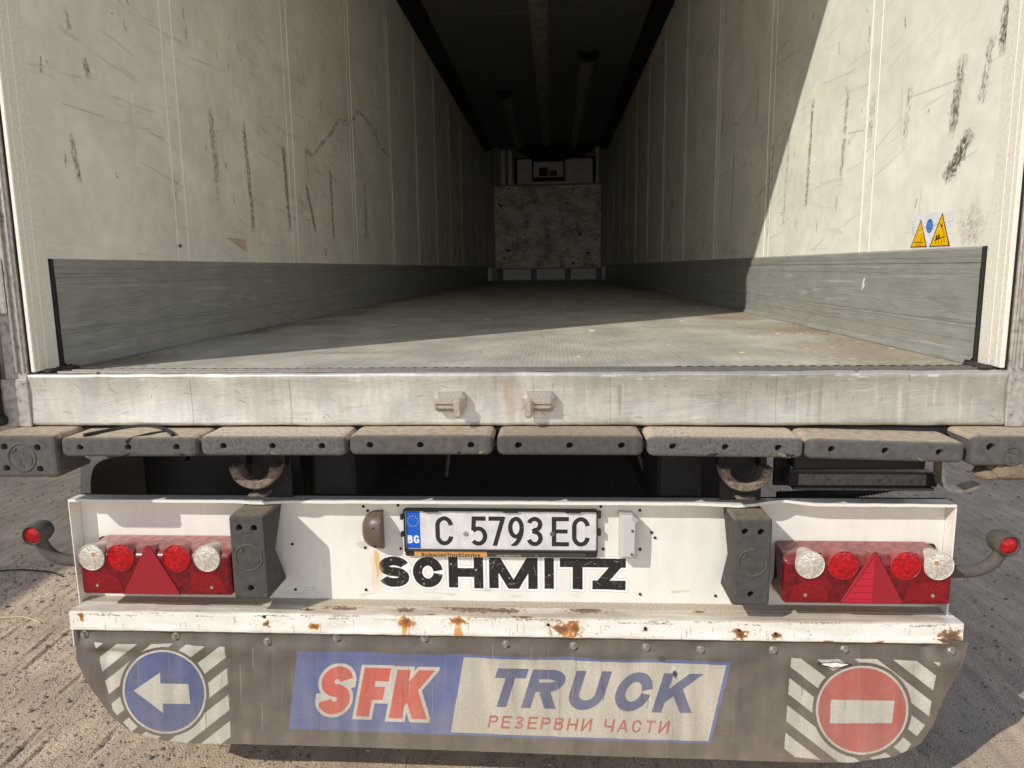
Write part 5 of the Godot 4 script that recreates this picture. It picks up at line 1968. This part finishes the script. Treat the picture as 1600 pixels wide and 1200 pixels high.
	grid(pc, 32, 12, dome, null, 0)
	pc.set_smooth_group(-1)
	for k in 12:
		var v0 := k / 12.0
		var v1 := (k + 1) / 12.0
		quad(pc, dome.call(1.0, v0), dome.call(1.0, v1), dome.call(0.0, v1), dome.call(0.0, v0))
	var plamp := put("plate_lamp", done(pc), M.brown_plastic, null, Vector3(-0.362, -0.4535, 0.0), "weathered brown plate lamp")
	for e in [[0.006, 0.016], [0.008, -0.036]]:
		var hs := ns()
		cyl(hs, Vector3(e[0], e[1], -0.07), Vector3(e[0], e[1], -0.0500 if e[1] > 0 else -0.057), 0.0042, 0.0042, 10)
		put("screw_hole", done(hs), M.hole_m, plamp)
	# bracket, right
	var bk := ns()
	extrude(bk, PackedVector2Array([Vector2(-0.022, -0.062), Vector2(0.026, -0.062), Vector2(0.028, 0.046), Vector2(0.012, 0.060), Vector2(-0.022, 0.062)]), -0.1, -0.05, 0.010)
	var br := put("lamp_bracket", done(bk), M.grey_bracket, null, Vector3(0.335, -0.457, 0.0), "empty grey lamp bracket")
	for e in [[0.011, 0.020], [0.010, -0.046]]:
		var hs := ns()
		cyl(hs, Vector3(e[0], e[1], -0.051), Vector3(e[0], e[1], -0.0475), 0.004, 0.0035, 10)
		put("bracket_rivet", done(hs), M.grey_steel, br)


# a tail lamp; local x from its centre, y from its foot
func tail_lamp(mirror: float, cx: float, label: String) -> void:
	var hw := 0.214
	var st := ns()
	var prof := []
	prof.append(Vector2(-0.098, 0.0))
	prof.append(Vector2(-0.004, 0.0))
	prof.append(Vector2(0.0, 0.004))
	prof.append(Vector2(0.0, 0.104))
	for k in 9:
		var a := PI / 2 * k / 8.0
		prof.append(Vector2(-0.036 + cos(a) * 0.036, 0.106 + sin(a) * 0.022))
	prof.append(Vector2(-0.098, 0.134))
	var secs := [[-hw, 0.012], [-hw + 0.003, 0.004], [-hw + 0.010, 0.0], [hw - 0.010, 0.0], [hw - 0.003, 0.004], [hw, 0.012]]
	# the outer upper corner is cut back
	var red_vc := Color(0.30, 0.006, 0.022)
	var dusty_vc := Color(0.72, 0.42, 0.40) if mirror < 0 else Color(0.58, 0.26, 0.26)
	var pos := func(si: int, k: int) -> Vector3:
		var s: Array = secs[si]
		var p: Vector2 = prof[k]
		var x: float = s[0]
		var e: float = s[1]
		if p.y > 0.104:
			var t := (p.y - 0.104) / 0.030
			if x * mirror > 0:
				x -= mirror * 0.022 * t * t
			else:
				x += mirror * 0.006 * t * t
		return Vector3(x, clampf(p.y, e, 0.134 - e * 0.4), minf(p.x, -e))
	for si in secs.size() - 1:
		for k in prof.size() - 1:
			st.set_smooth_group(7 if k >= 3 else -1)
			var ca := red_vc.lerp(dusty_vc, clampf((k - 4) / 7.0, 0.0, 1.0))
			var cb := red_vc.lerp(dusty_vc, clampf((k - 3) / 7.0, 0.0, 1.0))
			var qq := [pos.call(si, k), pos.call(si + 1, k), pos.call(si + 1, k + 1), pos.call(si, k + 1)]
			for m in [0, 2, 1, 0, 3, 2]:
				st.set_color(ca if m < 2 else cb)
				st.add_vertex(qq[m])
	st.set_color(red_vc)
	st.set_smooth_group(-1)
	for e in [0, secs.size() - 1]:
		var c := Vector3(secs[e][0], 0.05, -0.05)
		for k in prof.size() - 1:
			if e == 0:
				tri(st, c, pos.call(e, k), pos.call(e, k + 1))
			else:
				tri(st, c, pos.call(e, k + 1), pos.call(e, k))
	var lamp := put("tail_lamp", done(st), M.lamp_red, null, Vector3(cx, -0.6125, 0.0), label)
	put("lamp_base", span(-hw + 0.006, hw - 0.004, -0.006, 0.13, -0.0995, -0.085, 0.003), M.black_rubber, lamp)
	var fac := 1.0 if mirror < 0 else 1.0
	var lens := [[0.1755, 0, 0.0375], [0.093, 1, 0.0385], [-0.064, 1, 0.0385], [-0.148, 0, 0.0375]]
	for q in lens:
		var x: float = q[0] * mirror * fac
		var red: bool = q[1] == 1
		var r: float = q[2]
		# a slanted cylinder: its front disc upright, its back lower in the housing
		var cy := 0.107
		var h := ns()
		for k in 28:
			var a0 := TAU * k / 28
			var a1 := TAU * (k + 1) / 28
			var f0 := Vector3(x + cos(a0) * r, cy + sin(a0) * r, 0.0025)
			var f1 := Vector3(x + cos(a1) * r, cy + sin(a1) * r, 0.0025)
			var off := Vector3(0.0, -0.019, -0.09)
			h.set_smooth_group(1)
			quad(h, f1 + off, f0 + off, f0, f1)
			# rounded rim and the sunk step
			var c := Vector3(x, cy, 0.0025)
			var g0 := c + (f0 - c) * 0.97 + Vector3(0, 0, 0.0015)
			var g1 := c + (f1 - c) * 0.97 + Vector3(0, 0, 0.0015)
			h.set_smooth_group(2)
			quad(h, f0, f1, g1, g0)
			h.set_smooth_group(-1)
			quad(h, g0, g1, c + (f1 - c) * 0.95 + Vector3(0, 0, -0.001), c + (f0 - c) * 0.95 + Vector3(0, 0, -0.001))
		put("lens_hood", done(h), M.hood_red if red else M.hood_clear, lamp)
		var gl := ns(0)
		grid(gl, 24, 6, func(u: float, v: float) -> Vector3:
			var a := TAU * u
			var rr := r * 0.96 * (1.0 - v)
			return Vector3(x + cos(a) * rr, cy + sin(a) * rr, 0.0015 + 0.004 * sin(v * PI / 2)), null, 0)
		put("lens", done(gl), M.lens_red if red else M.lens_clear, lamp)
		var bu := ns(0)
		if not red:
			grid(bu, 10, 8, func(u: float, v: float) -> Vector3:
				var a := TAU * u
				var b := PI * (v - 0.5)
				return Vector3(x - mirror * 0.008 + cos(b) * cos(a) * 0.008, cy + 0.008 + sin(b) * 0.008, 0.003 - cos(b) * sin(a) * 0.003), null, 0)
			if q[0] > 0:
				put("amber_spot", done(bu), M.amber, lamp)
	# triangle reflector on a wedge
	var tx := -0.013 * -mirror
	var apex := Vector2(tx, 0.143)
	var tp := PackedVector2Array([Vector2(tx - 0.079, 0.002), Vector2(tx + 0.079, 0.002), Vector2(tx + 0.078, 0.010), Vector2(apex.x + 0.006, apex.y - 0.002), apex, Vector2(apex.x - 0.006, apex.y - 0.002), Vector2(tx - 0.078, 0.010)])
	var wd := ns()
	for k in tp.size():
		var a := tp[k]
		var b := tp[(k + 1) % tp.size()]
		var off := Vector3(0, -0.024, -0.09)
		var fa := Vector3(a.x, a.y, 0.0015)
		var fb := Vector3(b.x, b.y, 0.0015)
		quad(wd, fa + off, fb + off, fb, fa)
	put("reflector_wedge", done(wd), M.hood_red, lamp)
	var tr := ns()
	var tq := PackedVector2Array()
	for p in tp:
		tq.append(Vector2(tx, 0.05) + (p - Vector2(tx, 0.05)) * 0.985)
	extrude(tr, tq, 0.0, 0.0035, 0.001)
	var tri_ := put("triangle_reflector", done(tr), M.reflector_red, lamp)
	for k in (6 if mirror > 0 else 0):
		var y := 0.016 + k * 0.018
		var half := 0.074 * (1.0 - y / 0.143) * 0.94
		put("reflector_rib", span(tx - half, tx, y - 0.0006, y + 0.0006, 0.0038, 0.0044), M.lamp_plain, lamp)
	if mirror > 0:
		var rl := ns()
		extrude(rl, PackedVector2Array([Vector2(tx - 0.070, 0.008), Vector2(tx, 0.008), Vector2(tx, 0.130)]), 0.003, 0.0039)
		put("reflector_half", done(rl), mat(S8(186, 28, 50), 0.4), lamp)
	# patches over the lower lens, bright red reflections painted into their colour
	for q in [[0.094, 0.200, 0.066], [-0.196, -0.098, 0.066]]:
		var pt := ns()
		var xa: float = q[0] * mirror
		var xb: float = q[1] * mirror
		extrude(pt, PackedVector2Array([Vector2(xa, 0.012), Vector2(xb, 0.012), Vector2(xb, q[2]), Vector2(lerpf(xa, xb, 0.35), q[2] * 0.94), Vector2(lerpf(xa, xb, 0.1), q[2] * 0.7)]), -0.001, 0.0006)
		put("painted_glint_patch", done(pt), M.patch_red, lamp)
	for q in [[0.166, 0.026], [-0.156, 0.024]]:
		var sc := ns()
		cyl(sc, Vector3(q[0] * mirror, q[1], 0.0), Vector3(q[0] * mirror, q[1], 0.003), 0.0048, 0.004, 10)
		put("lamp_screw", done(sc), M.alu, lamp)
	for q in [0.125, -0.118]:
		var sh := ns(0)
		grid(sh, 12, 3, func(u: float, v: float) -> Vector3:
			var a := TAU * u
			return Vector3(q * mirror + cos(a) * 0.0062 * (1 - v), 0.1285 + sin(a) * 0.003 * (1 - v), -0.026 + sin(a) * 0.002 * (1 - v) + 0.004), null, 0)
		put("screw_recess", done(sh), mat(S8(52, 12, 16), 0.6), lamp)


func make_lamps() -> void:
	tail_lamp(-1.0, -0.951, "left red tail lamp, dustier")
	tail_lamp(1.0, 0.945, "right red tail lamp")
	# marker lamps on curved rubber arms
	for s in [-1.0, 1.0]:
		var st := ns(0)
		var e := Vector3(-1.325, -0.463, -0.075) if s < 0 else Vector3(1.318, -0.468, -0.075)
		var root_y := -0.553 if s < 0 else -0.556
		var path := smooth_path([Vector3(s * 1.13, root_y - 0.002, -0.085), Vector3(s * 1.22, root_y, -0.085), Vector3(e.x - s * 0.048, root_y + 0.008, -0.082), Vector3(e.x - s * 0.016, root_y + 0.032, -0.078), Vector3(e.x - s * 0.002, e.y - 0.022, -0.073)], 8)
		tube(st, path, 0.0168, 16)
		var arm := put("marker_lamp_arm", done(st), M.rubber_plain, null, Vector3.ZERO, "left curved rubber arm with marker lamp" if s < 0 else "right curved rubber arm with marker lamp")
		var hd := ns()
		cyl(hd, e + Vector3(0, 0, -0.028), e + Vector3(0, 0, -0.014), 0.026, 0.031, 24, true, false)
		cyl(hd, e + Vector3(0, 0, -0.014), e + Vector3(0, 0, 0.028), 0.031, 0.030, 24, false, false)
		cyl(hd, e + Vector3(0, 0, 0.028), e + Vector3(0, 0, 0.033), 0.030, 0.026, 24, false, false)
		cyl(hd, e + Vector3(0, 0, 0.033), e + Vector3(0, 0, 0.026), 0.026, 0.023, 24, false, true)
		put("lamp_head", done(hd), M.rubber_plain, arm)
		var ln := ns(0)
		grid(ln, 22, 7, func(u: float, v: float) -> Vector3:
			var a := TAU * u
			var rr := 0.0225 * (1 - v)
			return e + Vector3(cos(a) * rr, sin(a) * rr, 0.027 + 0.007 * sin(v * PI / 2)), null, 0)
		put("red_lens", done(ln), M.lens_red, arm)


func make_bumper() -> void:
	var x0 := -1.209
	var x1 := 1.196
	var prof := []   # [z, y, s]
	prof.append([-0.105, -0.668, 0.0])
	prof.append([-0.05, -0.666, 0.053])
	prof.append([-0.012, -0.663, 0.088])
	for k in 6:
		var a := PI / 2 * (1.0 - k / 5.0)
		prof.append([-0.006 + cos(a) * 0.006, -0.669 + sin(a) * 0.006, 0.094 + 0.0018 * k])
	prof.append([-0.001, -0.690, 0.124])
	prof.append([0.0005, -0.708, 0.144])
	prof.append([0.003, -0.716, 0.154])
	prof.append([0.001, -0.719, 0.158])
	prof.append([-0.004, -0.7185, 0.162])
	prof.append([-0.02, -0.716, 0.168])
	var nn := noise(601, 5.0, 3)
	var st := ns()
	var nx := 150
	grid(st, nx, prof.size() - 1, func(u: float, v: float) -> Vector3:
		var x := lerpf(x0, x1, u)
		var p: Array = prof[int(round((1.0 - v) * (prof.size() - 1)))]
		var d := nn.get_noise_2d(x, p[2] * 6.0)
		return Vector3(x, p[1] + d * 0.0028 + nn.get_noise_2d(x * 3.0, 9.0) * 0.0012, p[0] + (d * 0.004 if p[1] < -0.67 else 0.0)),
		func(u: float, v: float) -> Vector2:
			var p: Array = prof[int(round((1.0 - v) * (prof.size() - 1)))]
			return Vector2((lerpf(x0, x1, u) + 1.215) / 2.43, p[2] / 0.17), 3)
	var bumper := put("bumper_beam", done(st), M.bumper, null, Vector3.ZERO, "white rusty bumper beam above the mud flap")
	for s in [0, 1]:
		var xa := x0 if s == 0 else x1
		var e := ns()
		var c := Vector3(xa, -0.69, -0.05)
		for k in prof.size() - 1:
			var a := Vector3(xa, prof[k][1], prof[k][0])
			var b := Vector3(xa, prof[k + 1][1], prof[k + 1][0])
			if s == 0:
				tri(e, c, b, a)
			else:
				tri(e, c, a, b)
		if s == 0:
			box(e, Vector3(xa + 0.002, -0.735, -0.045), Vector3(0.004, 0.07, 0.085), 0.001)
		put("end_cap", done(e), M.white_paint, bumper)
	put("rear_web", span(x0, x1, -0.80, -0.668, -0.112, -0.106), M.underbody, bumper)
	for q in [[-0.655, -0.672], [0.378, -0.689], [0.623, -0.690], [0.12, -0.683], [0.718, -0.698]]:
		var h := ns()
		cyl(h, Vector3(q[0], q[1], -0.004), Vector3(q[0], q[1], 0.0015), 0.0042, 0.0042, 10)
		put("bolt_hole", done(h), M.hole_m, bumper)


var flap_edge := [[-1.205, -0.715], [-1.202, -0.75], [-1.196, -0.806], [-1.155, -0.886], [-1.111, -0.963], [-1.057, -1.007], [-0.965, -1.034], [-0.873, -1.041], [-0.745, -1.040], [0.021, -1.038], [0.536, -1.042], [0.788, -1.047], [0.921, -1.046], [1.036, -1.027], [1.101, -0.993], [1.133, -0.941], [1.156, -0.873], [1.187, -0.796], [1.199, -0.737], [1.203, -0.715]]


func flap_bottom(x: float) -> float:
	for i in flap_edge.size() - 1:
		if x <= flap_edge[i + 1][0]:
			return lerpf(flap_edge[i][1], flap_edge[i + 1][1], clampf((x - flap_edge[i][0]) / (flap_edge[i + 1][0] - flap_edge[i][0]), 0, 1))
	return -0.715


var flap_bolts := [[-1.180, -0.738], [-0.917, -0.740], [-0.656, -0.750], [-0.461, -0.736], [-0.218, -0.734], [0.005, -0.745], [0.188, -0.748], [0.382, -0.748], [0.526, -0.750], [0.717, -0.750], [0.901, -0.744], [1.168, -0.737]]


func flap_z(x: float, y: float) -> float:
	var z := -0.006 + 0.12 * maxf(0.0, -0.74 - y)
	# drawn in at the bolts, bellied between and below them
	var top := exp(-pow((y + 0.765) / 0.022, 2.0))
	z += 0.010 * top * (0.6 + 0.4 * sin(x * 23.0 + 1.0))
	for b in flap_bolts:
		z -= 0.010 * exp(-pow((x - b[0]) / 0.032, 2.0) - pow((y - b[1]) / 0.022, 2.0))
	z += 0.006 * sin(x * 3.1 + 0.6) * clampf((-0.78 - y) * 5.0, 0.0, 1.0)
	z += 0.02 * maxf(0.0, x - 1.10) / 0.1 * clampf((y + 0.86) * 8.0, 0.0, 1.0)
	z -= 0.012 * exp(-pow((x - 1.105) / 0.014, 2.0)) * clampf((y + 0.80) * 14.0, 0.0, 1.0)
	z -= 0.016 * exp(-pow((x + 1.10) / 0.05, 2.0) - pow((y + 0.79) / 0.015, 2.0))
	z += 0.018 * clampf((-1.12 - x) / 0.08, 0.0, 1.0) * clampf((-0.76 - y) * 10.0, 0.0, 1.0)
	return z


func make_flap() -> void:
	var st := ns()
	var xs := PackedFloat32Array()
	for k in 241:
		xs.append(lerpf(-1.2049, 1.2029, k / 240.0))
	var nv := 30
	for side in 2:
		grid(st, 240, nv, func(u: float, v: float) -> Vector3:
			var x := xs[int(round(u * 240))]
			if side == 1:
				x = xs[240 - int(round(u * 240))]
			var y := lerpf(flap_bottom(x), -0.706, v)
			return Vector3(x, y, flap_z(x, y) - (0.006 if side == 1 else 0.0)),
			func(u: float, v: float) -> Vector2:
				var x := xs[int(round(u * 240))]
				if side == 1:
					x = xs[240 - int(round(u * 240))]
				var y := lerpf(flap_bottom(x), -0.706, v)
				return Vector2((x + 1.22) / 2.44, (-0.70 - y) / 0.38), 3)
	st.set_smooth_group(-1)
	for k in 240:
		var a := Vector3(xs[k], flap_bottom(xs[k]), 0)
		var b := Vector3(xs[k + 1], flap_bottom(xs[k + 1]), 0)
		a.z = flap_z(a.x, a.y)
		b.z = flap_z(b.x, b.y)
		var o := Vector3(0, 0, -0.006)
		var uva := Vector2((a.x + 1.22) / 2.44, (-0.70 - a.y - 0.004) / 0.38)
		var uvb := Vector2((b.x + 1.22) / 2.44, (-0.70 - b.y - 0.004) / 0.38)
		quad_uv(st, [a + o, b + o, b, a], [uva, uvb, uvb, uva])
	var flap := put("mud_flap", done(st), M.flap, null, Vector3.ZERO, "wide dirty rubber mud flap printed with a banner and two round signs")
	var bt := ns()
	cyl(bt, Vector3(0, 0, -0.002), Vector3(0, 0, 0.0025), 0.0115, 0.0115, 16)
	cyl(bt, Vector3(0, 0, 0.0025), Vector3(0, 0, 0.010), 0.0078, 0.0072, 6)
	cyl(bt, Vector3(0, 0, 0.010), Vector3(0, 0, 0.0125), 0.0045, 0.0035, 8)
	var bm := done(bt)
	for b in flap_bolts:
		put("bolt", bm, M.bolt, flap, Vector3(b[0], b[1], flap_z(b[0], b[1]) + 0.001))
	# a slit torn in the rubber above the red disc, a pale lining showing in it
	for q in [[0.0, M.hole_m, "slit", 1.0], [0.0009, M.white_paint, "pale_lining", 0.80]]:
		var sl := ns()
		var pts := PackedVector2Array()
		for k in 15:
			var t := k / 14.0
			pts.append(Vector2((t - 0.5) * 0.088 * q[3], -0.010 * sin(PI * t) * q[3] * (1.0 + 0.2 * sin(t * 19.0))))
		for k in range(13, 0, -1):
			var t := k / 14.0
			pts.append(Vector2((t - 0.5) * 0.088 * q[3], 0.005 * sin(PI * t) * q[3] * (1.0 + 0.3 * sin(t * 15.0))))
		extrude(sl, pts, 0.0, 0.0012)
		put(q[2], done(sl), q[1], flap, Vector3(0.872, -0.777, flap_z(0.872, -0.777) + 0.0022 + q[0]))


# =====================================================================================
# loose things
# =====================================================================================
func thing(called: String, mesh: Mesh, m: Material, at: Vector3, label: String, category: String, group := "") -> MeshInstance3D:
	var o := MeshInstance3D.new()
	o.name = named(called, self)
	o.mesh = mesh
	o.material_override = m
	add_child(o, true)
	o.position = at
	o.set_meta("label", label)
	o.set_meta("category", category)
	if group != "":
		o.set_meta("group", group)
	return o


func make_loose_things() -> void:
	var wood := mat(S8(226, 210, 176), 0.8, 0.0, "speck", 8.0)
	var chip := ns()
	extrude(chip, PackedVector2Array([Vector2(-0.5, -0.12), Vector2(-0.2, -0.2), Vector2(0.4, -0.15), Vector2(0.5, 0.05), Vector2(0.1, 0.2), Vector2(-0.4, 0.12)]), 0.0, 0.16, 0.03)
	var cm := done(chip)
	rng.seed = 701
	var first: MeshInstance3D = null
	for q in [[0.295, -1.177, 0.030], [0.09, -0.916, 0.032], [0.992, -1.004, 0.018], [1.03, -2.764, 0.03], [0.666, -0.711, 0.02], [0.616, -0.513, 0.018], [0.704, -0.385, 0.02], [0.212, -0.312, 0.014], [1.18, -0.478, 0.014], [1.019, -0.527, 0.012], [1.159, -0.679, 0.014], [0.52, -0.62, 0.012], [0.45, -0.95, 0.016], [-0.35, -1.02, 0.014], [-0.62, -1.6, 0.03], [-0.2, -1.9, 0.03], [0.3, -2.2, 0.022], [0.75, -1.7, 0.018]]:
		var o: MeshInstance3D
		if first == null:
			o = thing("wood_chip", cm, wood, Vector3.ZERO, "small pale wood chip lying loose on the grey trailer floor", "wood chip", "wood chips scattered over the trailer floor")
			first = o
		else:
			o = first.duplicate()
			o.name = named("wood_chip", self)
			add_child(o, true)
		var s: float = q[2]
		o.transform = Transform3D(Basis(Vector3.UP, rng.randf() * TAU) * Basis(Vector3.RIGHT, -PI / 2).scaled(Vector3(s, s, s * 0.6)), Vector3(q[0], FH + 0.001, q[1]))
	# a dry straw and a dark twig on the dirt at the left
	var gy := func(x: float, z: float) -> float: return ground_h(x, z)
	var st := ns(0)
	var sp := []
	for k in 12:
		var t := k / 11.0
		var x := lerpf(-2.24, -2.03, t)
		var z := -0.97 - 0.03 * sin(t * PI) + 0.03 * t
		sp.append(Vector3(x, gy.call(x, z) + 0.006, z))
	tube(st, sp, 0.0022, 6)
	thing("dry_straw", done(st), wood, Vector3.ZERO, "pale dry straw lying on sunlit dirt left of the mud flap", "straw")
	var tw := ns(0)
	var tp := []
	for k in 14:
		var t := k / 13.0
		var x := lerpf(-2.62, -2.25, t)
		var z := -1.46 - 0.05 * sin(t * PI * 0.9) + 0.07 * t
		tp.append(Vector3(x, gy.call(x, z) + 0.006, z))
	tube(tw, tp, 0.0035, 6)
	thing("dark_twig", done(tw), mat(S8(52, 44, 38), 0.9), Vector3.ZERO, "thin dark twig on shaded dirt below the left marker lamp", "twig")


# the lorry parked alongside, whose shadow lies on the dirt at the left
func make_neighbour() -> void:
	var o := Node3D.new()
	o.name = "box_trailer"
	o.set_meta("label", "plain pale box trailer parked alongside, shading the dirt at the left")
	o.set_meta("category", "trailer")
	add_child(o)
	o.position = Vector3(-7.45, 0, -1.0)
	put("box_body", box_mesh(Vector3(0, 2.55, 0), Vector3(2.55, 2.9, 13.5), 0.03), M.white_paint, o)
	put("chassis", box_mesh(Vector3(0, 0.95, 0), Vector3(1.1, 0.28, 13.0), 0.02), M.underbody, o)
	put("side_guard", box_mesh(Vector3(1.2, 0.7, 0.5), Vector3(0.04, 0.5, 4.0), 0.01), M.grey_steel, o)
	var ty := ns()
	var rp := [[0.30, 0.02], [0.42, 0.0], [0.52, 0.05], [0.52, 0.31], [0.42, 0.36], [0.30, 0.34]]
	for k in rp.size() - 1:
		cyl(ty, Vector3(rp[k][1], 0, 0), Vector3(rp[k + 1][1] + 0.0001, 0, 0), rp[k][0], rp[k + 1][0], 24, k == 0, k == rp.size() - 2)
	var tm := done(ty)
	for z in [2.0, 3.3, 4.6]:
		for x in [-1.25, 0.9]:
			put("wheel", tm, M.black_rubber, o, Vector3(x, 0.52, z))
